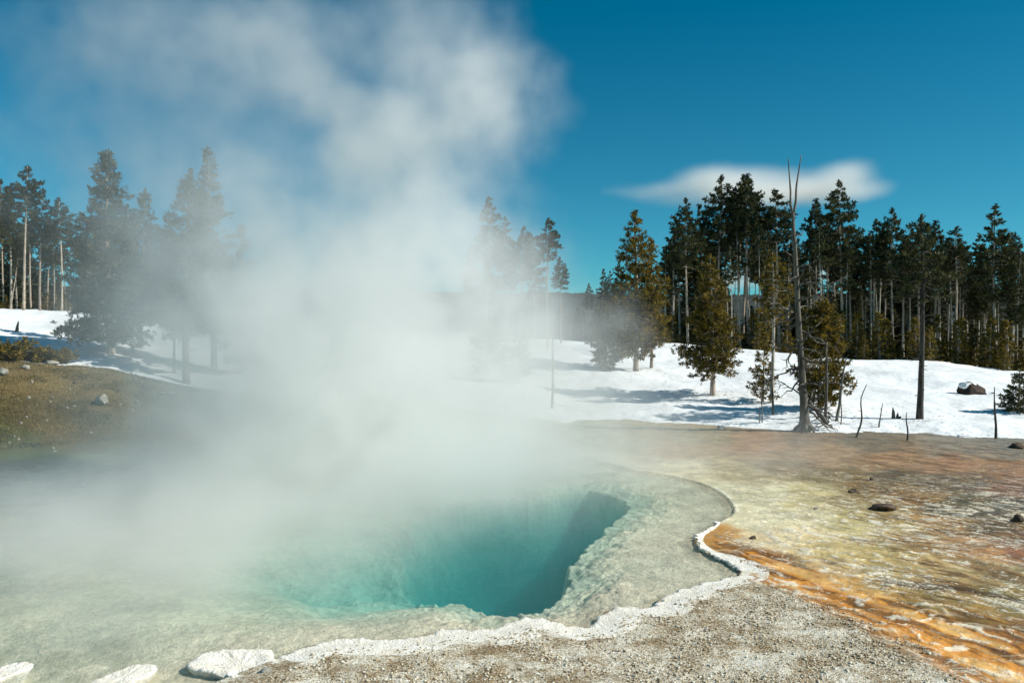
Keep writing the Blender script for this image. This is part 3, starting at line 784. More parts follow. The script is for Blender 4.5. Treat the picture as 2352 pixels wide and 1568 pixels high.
def pine(name, H, cb, rad, seed, mfol='pine', mtr='bark', taper=.5, r0=None, whorl=.33, per=5, blades=6, tl=.26, tw=.055, shape='lodge', tuftstep=.20, stubs=14, gap=.18, bendx=0.0, droop=0.0, side=.32):
    """returns (trunk mesh, crown mesh) for a tree standing at the origin"""
    r = np.random.RandomState(seed); mb = MB()
    r0 = r0 or .012*H + .03
    nz = 14; t = np.linspace(0, 1, nz); ph = r.uniform(0, 6.28)
    bx = .012*H*np.sin(t*3.0+ph)-.012*H*math.sin(ph) + bendx*t; by = .012*H*np.cos(t*2.3+ph)-.012*H*math.cos(ph)
    path = np.stack([bx, by, t*H-.25*(t == 0)], 1)
    rr = r0*(1-t*.93)**.85 + .006; rr[0] *= 1.25
    mb.tube(path, rr, 8, rough=.12, rng=r)
    at = lambda z: np.array([np.interp(z, path[:, 2], path[:, 0]), np.interp(z, path[:, 2], path[:, 1]), z])
    for _ in range(stubs):
        z = r.uniform(.12, max(cb, .2)+.12)*H; a = r.uniform(0, 6.28); L = r.uniform(.25, .9)*rad*.7
        p = at(z); q = p + np.array([math.cos(a)*L, math.sin(a)*L, r.uniform(-.25, .25)*L])
        mid = (p+q)/2 + r.normal(size=3)*.06*L
        mb.tube([p, mid, q], [.022, .014, .004], 4, cap=False)
    cents = []; dirs = []
    z = cb*H; zt = H
    lob = [(r.uniform(0, 6.28), r.uniform(.6, 1.25)) for _ in range(9)]
    while z < zt-.15:
        f = (z-cb*H)/(zt-cb*H)
        if shape == 'lodge': prof = (math.sin(math.pi*min(1, (f*.78+.22)))**.75)*(1-.38*f)*1.15
        elif shape == 'cone': prof = (1-f)**.85*(.75+.25*min(1, f*6)) + .06
        elif shape == 'fir': prof = (1-f)**.8*(.72+.28*min(1, f*5))+.05
        elif shape == 'bush': prof = math.sqrt(max(0, 1-(f*1.0)**1.7))*(.55+.45*min(1, f*5)) + .05
        prof = max(prof, .10)
        m = max(3, int(per*(0.6+.6*prof)+r.randint(-1, 2)))
        a0 = r.uniform(0, 6.28)
        for j in range(m):
            if r.random() < gap: continue
            a = a0 + 6.28*j/m + r.normal()*.35
            lobf = lob[int(f*8.99)]
            L = rad*prof*(.55+.65*r.random())*(1+.35*math.cos(a-lobf[0])*(lobf[1]-.6))
            rise = (.35*f-.12-droop*(1-f))*L + r.normal()*.07*L
            p = at(z + r.normal()*.08)
            e = p + np.array([math.cos(a)*L, math.sin(a)*L, rise])
            tipup = np.array([0, 0, .12*L]); mid = (p+e)/2 - np.array([0, 0, .06*L])
            if L > .35: mb.tube([p, mid, e], [max(.010, .018*L), .010*L+.004, .004], 4, cap=False)
            nt = max(2, int(L*.8/tuftstep*1.3))
            for k in range(nt):
                s_ = .30 + .73*((k+r.random())/nt)**.8
                q = p+(e-p)*s_ - np.array([0, 0, .06*L*math.sin(3.14*s_)])
                sd_ = side*L*(1.1-s_)*r.normal()
                q = q + np.array([-math.sin(a)*sd_, math.cos(a)*sd_, r.normal()*.06*L+.05])
                cents.append(q); dirs.append(np.array([math.cos(a)*.8, math.sin(a)*.8, .5]))
        z += whorl*(.7+.6*r.random())
    for k in range(6): cents.append(at(H-.08*k*1.2)+r.normal(size=3)*.04); dirs.append(np.array([0, 0, 1.0]))
    V, Fc = tufts(np.array(cents), np.array(dirs), r, blades, tl, tw)
    cm = mesh(name+"_crown", V, Fc, M[mfol], smooth=False)
    tone = np.repeat(r.random(len(cents)), blades*4)
    a_ = cm.attributes.new("tone", 'FLOAT', 'POINT'); a_.data.foreach_set("value", tone.astype(np.float32))
    return mb.mesh(name+"_trunk", M[mtr]), cm

def plant(pr, name, x, y, z, s, rz, label, cat, group=None, lean=0.0, sz=None, tint=None):
    e = empty(name, (x, y, z-.05), rz); e.scale = (s, s, sz or s)
    if lean: e.rotation_euler = (0, lean, 0) if True else 0
    obj("trunk", pr[0], e); obj("crown", pr[1], e)
    tag(e, label, cat, group); return e

R0 = np.random.RandomState(11)
TALL = [pine("tall_pine", 16, cb, rd*.98, 100+i, shape='lodge', mtr=('palebark' if i % 2 else 'bark'), gap=g+.12, per=6, stubs=26, whorl=.30, tl=.26, tw=.045, tuftstep=.11, blades=9, side=.2, r0=.15)
        for i, (cb, rd, g) in enumerate([(.58, 1.6, .2), (.50, 1.9, .22), (.66, 1.5, .15), (.44, 1.8, .25), (.55, 2.1, .2), (.40, 1.7, .2), (.70, 1.6, .25)])]
FULL = [pine("full_pine", 14, .10, 2.6, 200+i, shape='cone', gap=.15, per=8, stubs=6, whorl=.29, tl=.32, tw=.08) for i in range(3)]
FIR = [pine("fir", 15, .06, 2.6, 300+i, mfol='fir', shape='fir', gap=.10, per=8, stubs=4, whorl=.30, droop=.12) for i in range(2)]
YOUNG = [pine("young_pine", 5, .06, 1.25, 400+i, mfol='gold', shape='cone', gap=.10, per=6, whorl=.22, tl=.22, stubs=0) for i in range(4)]
print("protos", [len(p[1].polygons) for p in TALL+FULL+FIR+YOUNG])

def forest_tree(px, top, Yd, pr, protoH, name, label, group, base_rz=None, lean=0.0, wide=1.0):
    x = (px-CX)/F*Yd; z = float(base_h(np.array([x]), np.array([Yd]))[0] + .1)
    H = CAMZ-(top-CY)/F*Yd - z
    s = H/protoH
    e = plant(pr, name, x, Yd, z, s*wide, 0, label, "tree", group, sz=s)
    e.rotation_euler = (0, lean, R0.uniform(0, 6.28))
    return e

ORD = ["first","second","third","fourth","fifth","sixth","seventh","eighth","ninth","tenth","eleventh","twelfth","thirteenth","fourteenth","fifteenth","sixteenth","seventeenth","eighteenth","nineteenth","twentieth"] + ["twenty-%s" % a for a in ("first","second","third","fourth","fifth","sixth","seventh","eighth","ninth")]
LM_R = [(1310, "steam column"), (1460, "lone sunlit pine"), (1637, "full golden pine"), (1848, "forked dead tree"), (2112, "bare black trunk"), (2232, "snow-capped boulder")]
LM_L = [(-400, "left picture edge"), (256, "big broad fir")]
def ordinal_labels(pxs, LM, what):
    cnt = {}; out = {}
    for px in sorted(pxs):
        k = [n for p, n in LM if p <= px][-1]
        c = cnt.get(k, 0); cnt[k] = c+1
        out[px] = "%s, %s to the right of the %s" % (what, ORD[c], k)
    return out

# the forest on the right: the trees whose tops can be told apart
NAMED = [
 (1580,455,64,4,'dark broad-crowned pine at the left end of the right forest, first tall top'),
 (1650,403,66,4,'tall pine with a ragged pointed top, just left of the twin-topped pines'),
 (1695,403,67,2,'thinner left one of the two highest pines side by side under the white cloud'),
 (1720,398,65,2,'highest pine of the right forest, thick golden-lit top under the white cloud'),
 (1790,435,64,6,'pale-trunked pine between the highest pines and the forked dead tree'),
 (1878,455,67,2,'slender bare-trunked pine with small dark crown, just right of the forked dead tree'),
 (1935,416,63,4,'tall dark pine with a flat bushy top, at the right end of the white cloud'),
 (2008,503,63,6,'pointed pine between the flat-topped pine and the row of even tops'),
 (2052,477,62,4,'slim dark pine with a sharp tip, highest of the even row right of the cloud'),
 (2110,496,61,4,'broad dark pine behind the bare black trunk on the snow'),
 (2145,508,63,2,'pine with a ragged top touching the broad dark pine behind the black trunk'),
 (2190,522,60,6,'pine with open layered branches and sky behind them, before the gap in the treetops'),
 (2290,468,56,3,'tall lone-topped pine with a pale trunk right of the gap in the treetops'),
 (2336,560,55,5,'olive-green pine filling the right edge of the picture'),
]
for (px, top, Yd, k, lab) in NAMED:
    forest_tree(px, top, Yd, TALL[k], 16, "pine_tree", lab, "tall pines of the right forest", wide=R0.uniform(.9, 1.1), lean=R0.normal()*.012)
FILL_R = [(1530,570,68),(1545,520,70),(1560,500,73),(1600,500,72),(1612,470,71),(1630,520,74),(1672,470,75),(1706,440,72),(1758,500,72),(1775,540,79),(1812,520,75),(1835,540,80),(1850,560,72),
 (1905,500,71),(1920,540,76),(1955,520,69),(1968,560,74),(1985,560,69),(2030,530,70),(2038,570,76),(2075,540,68),(2090,560,75),(2125,545,71),(2160,560,67),(2175,580,74),(2205,575,66),(2222,600,70),(2240,640,64),(2262,560,63),(2310,535,62),(2325,590,67),(2350,600,60),(2375,560,58),(2400,520,57)]
LB = ordinal_labels([a for a, b, c in FILL_R], LM_R, "tall second-row pine")
for q, (px, top, Yd) in enumerate(FILL_R):
    forest_tree(px, top+R0.uniform(-6, 14), Yd, TALL[R0.randint(7)], 16, "pine_tree", LB[px], "inner pines of the right forest", lean=R0.normal()*.02)
for q in range(46):
    px = R0.uniform(1510, 2440); Yd = R0.uniform(80, 104)
    win = 1685 < px < 1760 or 1862 < px < 1905
    forest_tree(px, R0.uniform(675, 720) if win else R0.uniform(590, 680), Yd, FULL[R0.randint(3)] if R0.random() < .6 else TALL[R0.choice([3, 5])], 14 if False else 15, "pine_tree", "lower dark pine filling the depth of the right-hand forest between the tall trunks", "low pines deep in the right forest")

SLIM = [pine("slim_pine", 16, cb, rd, 700+i, shape='lodge', mtr='palebark', gap=.35, per=5, stubs=30, whorl=.34, tl=.26, tw=.06, tuftstep=.12, blades=7, side=.2, r0=.115) for i, (cb, rd) in enumerate([(.72, 1.2), (.66, 1.1), (.78, 1.3)])]
SPX = [R0.uniform(1540, 2400) for q in range(34)] + [1702, 1722, 1740, 1756, 1772, 1888, 1985, 2000]
LB = ordinal_labels(SPX, LM_R, "slim bare-trunked pine")
for q, px in enumerate(SPX):
    forest_tree(px, R0.uniform(500, 610) + max(0, px-2150)*.15, R0.uniform(61, 72), SLIM[q % 3], 16, "pine_tree", LB[px], "slim bare-trunked pines of the right forest", lean=R0.normal()*.025)

def ridge_y(px): return float(np.interp(px, COL[:, 0], COL[:, 3]))
YPX = [1515 + (2420-1515)*(q+R0.random())/58 for q in range(58)]; LB = ordinal_labels(YPX, LM_R, "bushy young pine at the forest foot")
for px in YPX:
    Yd = ridge_y(px) + R0.uniform(-1.0, 7.0)
    top = R0.uniform(712, 790) + max(0, (px-1900))*.03
    forest_tree(px, top, Yd, YOUNG[R0.randint(4)], 5, "young_pine", LB[px], "young pines at the foot of the right forest", wide=1.25)
for q in range(64):
    px = 1515 + (2440-1515)*(q+R0.random())/64
    forest_tree(px, R0.uniform(680, 745) + max(0, px-1900)*.03, R0.uniform(70, 78), FULL[q % 3], 14, "pine_tree", "low dark pine between the trunks of the right-hand forest", "low pines between the right forest trunks", wide=1.3)
# far small group in the gap right of the steam
for (px, top, lab) in [(1355,650,'leftmost and lowest of the small far pines in the gap beside the steam'),(1384,618,'second from the steam of the small far pines in the gap, round-crowned'),(1404,622,'small far pine in the middle of the group in the gap beside the steam'),(1425,600,'highest of the small far pines in the gap, touching the sunlit pine')]:
    forest_tree(px, top, 92+R0.uniform(0, 6), TALL[R0.choice([0, 3, 5])], 16, "pine_tree", lab, "small far pines in the gap", wide=.9)
for q in range(22):
    px = R0.uniform(1310, 1530)
    forest_tree(px, R0.uniform(690, 735), R0.uniform(72, 95), FULL[R0.randint(3)], 14, "pine_tree", "dark low pine in the wood behind the snow bank just right of the steam", "low pines right of the steam")

# trees in and behind the steam, centre
for (px, top, Yd, k, lab) in [(1130,452,60,0,'highest of the pines half lost in the right side of the steam'),(1165,498,62,3,'pine just right of the highest one inside the steam'),(1198,520,63,4,'dim pine in the middle of the group inside the right side of the steam'),
  (1228,545,61,1,'low-topped dim pine left of the clear one at the edge of the steam'),(1258,500,58,6,'pine whose dark top stands clear at the right edge of the steam'),(1288,590,60,2,'short pine at the right edge of the steam, lowest of its group'),
  (1085,560,62,5,'dim pine left of the highest one inside the steam, nearly hidden')]:
    forest_tree(px, top, Yd, TALL[k], 16, "pine_tree", lab, "pines in the right side of the steam")
for q in range(16):
    px = R0.uniform(600, 1300)
    forest_tree(px, R0.uniform(640, 720), R0.uniform(66, 84), FULL[R0.randint(3)], 14, "pine_tree", "low pine behind the snow almost hidden by the dense steam", "pines behind the dense steam")

# left forest
LEFT = [(55,380,56,6,'tallest pine of the left forest with a bare pale trunk and open top'),(-4,412,55,4,'bushy pine cut by the left edge of the picture'),(25,430,60,1,'pine just left of the tallest one in the left forest'),(92,432,58,0,'pine touching the right side of the tallest one in the left forest'),
 (142,455,58,2,'pine with a small tufted top between the tallest left pine and the big fir'),(182,488,60,0,'pine with a sloping golden-green crown left of the big fir')]
for (px, top, Yd, k, lab) in LEFT:
    forest_tree(px, top, Yd, TALL[k], 16, "pine_tree", lab, "tall pines of the left forest", wide=R0.uniform(.9, 1.1))
for q, (px, top, Yd, ln) in enumerate([(-40,430,60,0),(10,470,63,.14),(40,500,66,0),(72,480,64,-.03),(108,500,66,0),(125,520,62,.03),(160,520,66,0),(200,530,64,.02),(215,560,68,0),(240,520,66,0),(300,470,66,0),(345,560,64,0),(365,590,66,0),(395,560,68,0),(-80,440,58,0),(22,560,58,.16),(90,560,70,.05),(150,560,70,0),(60,540,70,.0)]):
    forest_tree(px, top, Yd, TALL[[1, 6, 3, 2, 4, 0, 6][q % 7]], 16, "pine_tree", "pale-trunked pine standing deeper in the left-hand forest", "inner pines of the left forest", lean=ln)
for q in range(26):
    px = R0.uniform(-120, 560)
    forest_tree(px, R0.uniform(560, 640), R0.uniform(66, 84), FULL[R0.randint(3)], 14, "pine_tree", "lower pine filling the depth of the left-hand forest between the trunks", "low pines deep in the left forest")
YPX = [-120 + 560*(q+R0.random())/26 for q in range(26)]; LB = ordinal_labels(YPX, LM_L, "bushy young pine above the left snow")
for px in YPX:
    forest_tree(px, R0.uniform(668, 700), ridge_y(px)+R0.uniform(-.5, 5), YOUNG[R0.randint(4)], 5, "young_pine", LB[px], "young pines at the foot of the left forest", wide=1.3)

# ------------------------------------------------------------------ the trees standing out on the snow
def near_tree(px, base, top, kw, label, name="pine_tree", Hn=None, group=None, lean=0.0):
    x, y, z = hit(px, base)
    H = (base-top)/F*y + .05
    pr = pine(name, H, **kw)
    e = plant(pr, name, x, y, z, 1.0, 0, label, "tree", group)
    e.rotation_euler = (0, lean, 0)
    return e
near_tree(1637, 908, 588, dict(cb=.18, rad=1.55, seed=501, mfol='gold', shape='cone', per=9, whorl=.19, tl=.17, tw=.024, blades=12, tuftstep=.12, r0=.13, gap=.12), "full golden-green pine with drooping low boughs, left of the forked dead tree")
near_tree(1460, 852, 490, dict(cb=.12, rad=1.7, seed=502, mfol='gold', shape='lodge', per=8, whorl=.26, tl=.20, tw=.027, blades=12, tuftstep=.13, r0=.15, gap=.2), "tall sunlit golden pine standing alone on the snow just right of the steam")
near_tree(1496, 845, 548, dict(cb=.25, rad=.9, seed=512, mfol='gold', shape='lodge', per=6, whorl=.26, tl=.20, tw=.027, blades=12, tuftstep=.14, r0=.09, gap=.2), "narrower golden pine close against the right side of the lone sunlit pine")
near_tree(1772, 925, 575, dict(cb=.55, rad=.85, seed=503, mfol='gold', mtr='palebark', shape='lodge', per=6, whorl=.22, tl=.16, tw=.024, blades=12, tuftstep=.12, r0=.09, gap=.25, stubs=24), "slim pale-trunked pine with a small golden crown, close left of the forked dead tree")
near_tree(1752, 922, 760, dict(cb=.10, rad=.75, seed=504, mfol='gold', shape='cone', per=6, whorl=.17, tl=.15, tw=.021, blades=12, tuftstep=.12, r0=.05, gap=.35), "small sparse pine with open boughs between the full golden pine and the dead tree")
near_tree(1882, 935, 690, dict(cb=.08, rad=1.08, seed=505, mfol='gold', shape='bush', per=9, whorl=.16, tl=.16, tw=.024, blades=12, tuftstep=.115, r0=.09, gap=.08), "dense rounded golden pine directly behind the forked dead tree")
near_tree(2340, 945, 855, dict(cb=.03, rad=.75, seed=506, mfol='fir', shape='cone', per=8, whorl=.13, tl=.13, tw=.021, blades=12, tuftstep=.10, r0=.05, gap=.1), "small dark fir on the snow at the right edge of the picture", name="fir_tree")
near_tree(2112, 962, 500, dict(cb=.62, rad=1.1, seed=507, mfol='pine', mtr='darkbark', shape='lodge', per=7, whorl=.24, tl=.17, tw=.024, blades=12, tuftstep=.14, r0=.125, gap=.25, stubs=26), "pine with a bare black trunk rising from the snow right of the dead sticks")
# left
near_tree(256, 812, 350, dict(cb=.10, rad=2.35, seed=508, mfol='fir', shape='fir', per=10, whorl=.26, tl=.22, tw=.031, blades=12, tuftstep=.15, r0=.20, gap=.08, droop=.15), "big broad conical fir standing on the left snow slope", name="fir_tree")
near_tree(322, 800, 440, dict(cb=.16, rad=1.6, seed=509, mfol='fir', shape='fir', per=8, whorl=.28, tl=.22, tw=.031, blades=12, tuftstep=.17, r0=.13, gap=.15), "lower fir merging with the right side of the big broad one", name="fir_tree")
near_tree(428, 880, 392, dict(cb=.28, rad=1.6, seed=510, mfol='fir', shape='lodge', per=9, whorl=.26, tl=.2, tw=.031, blades=12, tuftstep=.15, r0=.17, gap=.15), "veiled pine with a thick straight trunk at the edge of the left snow", name="pine_tree")
near_tree(492, 850, 345, dict(cb=.18, rad=1.7, seed=511, mfol='fir', shape='fir', per=8, whorl=.28, tl=.22, tw=.031, blades=12, tuftstep=.17, r0=.16, gap=.15), "high pointed fir fading into the left side of the steam", name="fir_tree")
near_tree(400, 857, 560, dict(cb=.30, rad=.9, seed=513, mfol='fir', shape='lodge', per=6, whorl=.26, tl=.2, tw=.027, blades=12, tuftstep=.17, r0=.07, gap=.3), "thin pine close left of the veiled thick-trunked one", name="pine_tree")
near_tree(556, 860, 520, dict(cb=.12, rad=1.4, seed=514, mfol='fir', shape='fir', per=8, whorl=.3, tl=.22, tw=.031, blades=12, tuftstep=.17, r0=.12, gap=.15), "faint fir deepest in the left side of the steam", name="fir_tree")
near_tree(1120, 862, 600, dict(cb=.08, rad=1.3, seed=515, mfol='fir', shape='fir', per=8, whorl=.3, tl=.22, tw=.031, blades=12, tuftstep=.17, r0=.12, gap=.15), "dim bushy fir at the right side of the dense steam", name="fir_tree")
near_tree(1190, 880, 690, dict(cb=.10, rad=.95, seed=516, mfol='fir', shape='cone', per=8, whorl=.25, tl=.2, tw=.027, blades=12, tuftstep=.16, r0=.08, gap=.2), "small veiled pine on the snow left of the bare pole", name="pine_tree")
near_tree(1392, 850, 700, dict(cb=.05, rad=1.0, seed=517, mfol='fir', shape='bush', per=8, whorl=.22, tl=.2, tw=.027, blades=12, tuftstep=.15, r0=.08, gap=.15), "low bushy pine behind thin steam left of the lone sunlit pine", name="pine_tree")

# dark shrub on the left
def shrub(px, base, wpx, hpx, seed, label):
    x, y, z = hit(px, base); k = y/F; r = np.random.RandomState(seed)
    W = wpx*k/2; Hh = hpx*k
    mb = MB(); c = []; d = []
    for j in range(34):
        a = r.uniform(0, 6.28); L = W*r.uniform(.4, 1.05)
        up = Hh*r.uniform(.25, .95)*(1-.45*(L/W)**2)
        e = np.array([math.cos(a)*L, math.sin(a)*L*.7, up]); s0 = np.array([math.cos(a)*.1, math.sin(a)*.1, -.05])
        m_ = (s0+e)/2+np.array([0, 0, .1*up]); mb.tube([s0, m_, e], [.025, .016, .005], 5, cap=False)
        for q in range(26):
            t = r.uniform(.25, 1.05); p = s0+(e-s0)*t + r.normal(size=3)*np.array([.12, .12, .07]); p[2] = max(p[2], .03); c.append(p); d.append(np.array([math.cos(a)*.5, math.sin(a)*.5, .7]))
    V, Fc = tufts(np.array(c), np.array(d), r, 9, .15, .03)
    cm = mesh("shrub_foliage", V, Fc, M['gold'], smooth=False)
    at = cm.attributes.new("tone", 'FLOAT', 'POINT'); at.data.foreach_set("value", np.repeat(r.random(len(c)), 36).astype(np.float32))
    e = empty("shrub", (x, y, z)); obj("stem", mb.mesh("shrub_stem", M['bark']), e); obj("foliage", cm, e)
    tag(e, label, "shrub"); return e
shrub(25, 828, 150, 66, 601, "dense golden-green juniper shrub at the left edge, on the border of grass and snow")
shrub(118, 832, 130, 42, 602, "sparser low shrub spreading right from the dense one on the left border of the snow")

# ------------------------------------------------------------------ dead trees
def crooked(p, q, n, amp, r):
    p = np.array(p, float); q = np.array(q, float); L = np.linalg.norm(q-p)
    t = np.linspace(0, 1, n)[:, None]; P = p+(q-p)*t
    w = np.cumsum(r.normal(size=(n, 3)), 0); w -= w[0]; w = w - t*w[-1]
    return P + w*amp*L/ n**.5

def snag():
    r = np.random.RandomState(21)
    x, y, z = hit(1848, 990); k = y/F
    # (px, py) along the trunk, taken at the tree's own distance
    cpt = lambda a, b, dy=0.0: np.array([(a-1848)*k, dy, (990-b)*k])
    e = empty("dead_tree", (x, y, z-.03)); tag(e, "bleached dead tree with forked top and crooked bare branches at the snow edge", "dead tree")
    mb = MB()
    body = [(1850,998),(1849,985),(1848,960),(1846,920),(1842,860),(1838,800),(1834,740),(1831,680),(1828,620),(1825,560),(1822,520),(1822,488)]
    rad = [.26,.21,.155,.135,.125,.115,.105,.098,.09,.08,.07,.06]
    P = catmull(np.array([cpt(a, b) for a, b in body]), .25, closed=False)
    rr = np.interp(np.linspace(0, 1, len(P)), np.linspace(0, 1, len(rad)), rad)
    mb.tube(P, rr, 12, rough=.16, rng=r)
    for fk in ([(1822,492),(1816,470),(1817,440),(1815,405),(1813,361)], [(1822,492),(1828,465),(1830,430),(1836,395),(1843,354)]):
        Q = catmull(np.array([cpt(a, b, .03*i) for i, (a, b) in enumerate(fk)]), .15, closed=False)
        mb.tube(Q, np.linspace(.05, .012, len(Q)), 7, rough=.3, rng=r)
    for a in np.linspace(0, 6.28, 8)[:-1]:   # root flare
        mb.tube([np.array([0, 0, .35]), np.array([math.cos(a)*.33, math.sin(a)*.33, .10]), np.array([math.cos(a)*.45, math.sin(a)*.42, -.10])], [.10, .06, .02], 6, cap=False)
    for _ in range(46):      # broken stubs all the way up
        pz = r.uniform(.06, .985)*(len(P)-1); i0 = int(pz); p0 = P[i0]; a = r.uniform(0, 6.28); L = r.uniform(.12, .45)*(1.1-pz/len(P)*.6)
        q0 = p0 + np.array([math.cos(a)*L, math.sin(a)*L, r.uniform(-.25, .35)*L])
        mb.tube([p0, (p0+q0)/2+r.normal(size=3)*.03, q0], [.032, .02, .008], 5, cap=False)
    obj("trunk", mb.mesh("snag_trunk", M['deadwood']), e)
    axis = lambda py: np.interp(py, [b for a, b in body][::-1], [a for a, b in body][::-1])
    BR = [(545,1845,528),(640,1788,652),(612,1872,640),(655,1905,662),(700,1770,735),(720,1760,700),(690,1878,668),(702,1885,690),(735,1790,790),(745,1770,762),(738,1872,722),(775,1770,822),(770,1875,760),
          (800,1880,812),(810,1782,850),(830,1870,800),(818,1892,835),(845,1765,872),(850,1905,838),(868,1860,830),(868,1795,915),(885,1880,868),(905,1790,880),(915,1890,905),(640,1865,560+40),(590,1800,575),(935,1875,895),(940,1905,985),(930,1898,958),(760,1908,778),(790,1865,745),(725,1792,748),(878,1910,878),(600,1850,588)]
    for (pb, ex, ey) in BR:
        s0 = cpt(axis(pb), pb); en = cpt(ex, ey, r.uniform(-1.0, .8)*abs(ex-axis(pb))*k)
        L = np.linalg.norm(en-s0)
        Q = crooked(s0, en, 9, .20, r); b = MB()
        r1 = .026+.020*L; b.tube(Q, np.linspace(r1, .006, len(Q)), 6, rough=.25, rng=r)
        for _ in range(r.randint(2, 5)):
            i = r.randint(2, 8); q = Q[i]; dd = (en-s0)/L*.5 + r.normal(size=3)*.6
            tw = crooked(q, q+dd*L*r.uniform(.15, .4), 5, .2, r); b.tube(tw, np.linspace(r1*.5, .004, 5), 4, cap=False)
        obj("branch", b.mesh("snag_branch", M['deadwood']), e)
snag()

def stick(px, base, tpx, top, w, label, group, mname='deadwood', bend=0.0, twigs=3, seed=1, name="dead_sapling"):
    r = np.random.RandomState(seed); x, y, z = hit(px, base); k = y/F
    H = (base-top)*k; dx = (tpx-px)*k
    mb = MB(); t = np.linspace(0, 1, 9)
    P = np.stack([dx*t + bend*k*np.sin(t*6.0)*1.0, r.normal()*.1*t, H*t-.1*(t == 0)], 1)+np.cumsum(r.normal(size=(9, 3))*.006*H, 0)*t[:, None]
    r0 = w*k/2; mb.tube(P, r0*(1-.72*t)+.003, 7, rough=.3, rng=r)
    for _ in range(twigs):
        i = r.randint(2, 8); a = r.uniform(0, 6.28); L = H*r.uniform(.05, .14)
        mb.tube([P[i], P[i]+np.array([math.cos(a)*L, math.sin(a)*L, L*r.uniform(-.3, .5)])], [r0*.35, .004], 4, cap=False)
    o = obj(name, mb.mesh(name, M[mname]), loc=(x, y, z)); tag(o, label, "dead sapling", group); return o
DG = "bare dead saplings at the edge of the snow"
stick(1964,1005,1990,882,5,"dark crooked leaning stick, first right of the forked dead tree's tall poles",DG,'darkwood',6,3,31)
stick(1920,967,1940,822,8,"tall pale pole leaning right, right of the forked dead tree",DG,'deadwood',2,7,32)
stick(1895,972,1900,782,8,"tallest straight bare pole right beside the forked dead tree",DG,'deadwood',1,8,33)
stick(1931,975,1934,905,3,"thin short twig just right of the leaning pale pole",DG,'deadwood',1,3,34)
stick(2018,982,2022,926,3.5,"thin dead stick with a side twig standing alone in the snow",DG,'deadwood',0,4,35)
stick(2083,1013,2085,946,4.5,"short brown stick at the snow edge in front of the black trunk",DG,'darkwood',2,3,36)
stick(2287,1007,2283,886,6,"dark upright stick on the snow just right of the snow-capped boulder",DG,'darkwood',1,6,37)
stick(1750,970,1751,885,3,"thinner left one of two dead sticks on the snow left of the forked tree",DG,'deadwood',1,4,38)
stick(1775,952,1776,832,6,"taller right one of two dead sticks on the snow left of the forked tree",DG,'deadwood',1,6,39)
stick(1744,972,1744,935,2.5,"shortest twig in the snow far left of the forked dead tree's foot",DG,'deadwood',0,2,40)
stick(1268,938,1270,720,7,"tall bare pole standing in the thin steam right of the plume",DG,'deadwood',1,7,41)
stick(38,762,42,738,8,"short dark stump stick poking up behind the left shrub",DG,'darkwood',0,1,42)
stick(312,878,300,852,5,"small leaning dead twig on the grass edge below the big fir",DG,'deadwood',0,4,43)
def stump():
    x, y, z = hit(2058, 961); k = y/F; r = np.random.RandomState(5); mb = MB()
    mb.tube([(-.10, 0, -.1), (-.11, 0, .25), (-.13, 0, 26*k)], [.075, .06, .008], 7, rough=.4, rng=r)
    mb.tube([(.04, .02, -.1), (.05, 0, .10), (.07, 0, 14*k)], [.07, .05, .008], 7, rough=.4, rng=r)
    mb.tube([(.0, .02, -.1), (.12, 0, .03), (.2, 0, .06)], [.07, .06, .02], 7, rough=.4, rng=r)
    tag(obj("tree_stump", mb.mesh("tree_stump", M['darkwood']), loc=(x, y, z)), "small splintered dark stump in the snow left of the black trunk", "stump")
stump()
def tangle():
    x, y, z = hit(1892, 985); k = y/F; r = np.random.RandomState(9)
    mb = MB()
    q = lambda a, b, d=0: np.array([(a-1892)*k, d, (985-b)*k])
    mb.tube(crooked(q(1852, 915), q(1897, 972, -.2), 9, .08, r), np.linspace(.07, .11, 9), 8, rough=.3, rng=r)
    for (a, b, c, d) in [(1897,970,1880,940),(1897,968,1915,950),(1890,958,1925,968),(1895,975,1870,985),(1895,972,1912,988),(1880,945,1905,925),(1870,930,1890,905),(1893,965,1860,975),(1897,972,1900,940),(1885,952,1850,985),(1900,975,1935,985)]:
        mb.tube(crooked(q(a, b, r.uniform(-.3, .2)), q(c, d, r.uniform(-.6, .3)), 7, .22, r), np.linspace(.032, .008, 7), 5, cap=False)
    tag(obj("fallen_branch", mb.mesh("fallen_branch", M['deadwood']), loc=(x, y, z)), "tangled fallen bough lying against the right foot of the forked dead tree", "fallen branch")
tangle()

# ------------------------------------------------------------------ boulder with snow cap
def boulder():
    x, y, z = hit(2232, 905); k = y/F
    e = empty("boulder", (x, y, z-.05)); tag(e, "dark snow-capped boulder lying on the right snow slope", "boulder")
    a = obj("rock", rock_mesh("boulder_rock", (32*k, 26*k, 25*k), M["boulder"], 19, 4, .22), e); a.location = (2*k, 0, 7*k)
    b = obj("snow_cap", rock_mesh("boulder_snow", (22*k, 19*k, 10*k), M['snow'], 23, 4, .15), e); b.location = (-8*k, 0, 21*k)
    b.data.polygons.foreach_set("use_smooth", np.ones(len(b.data.polygons), bool))
boulder()

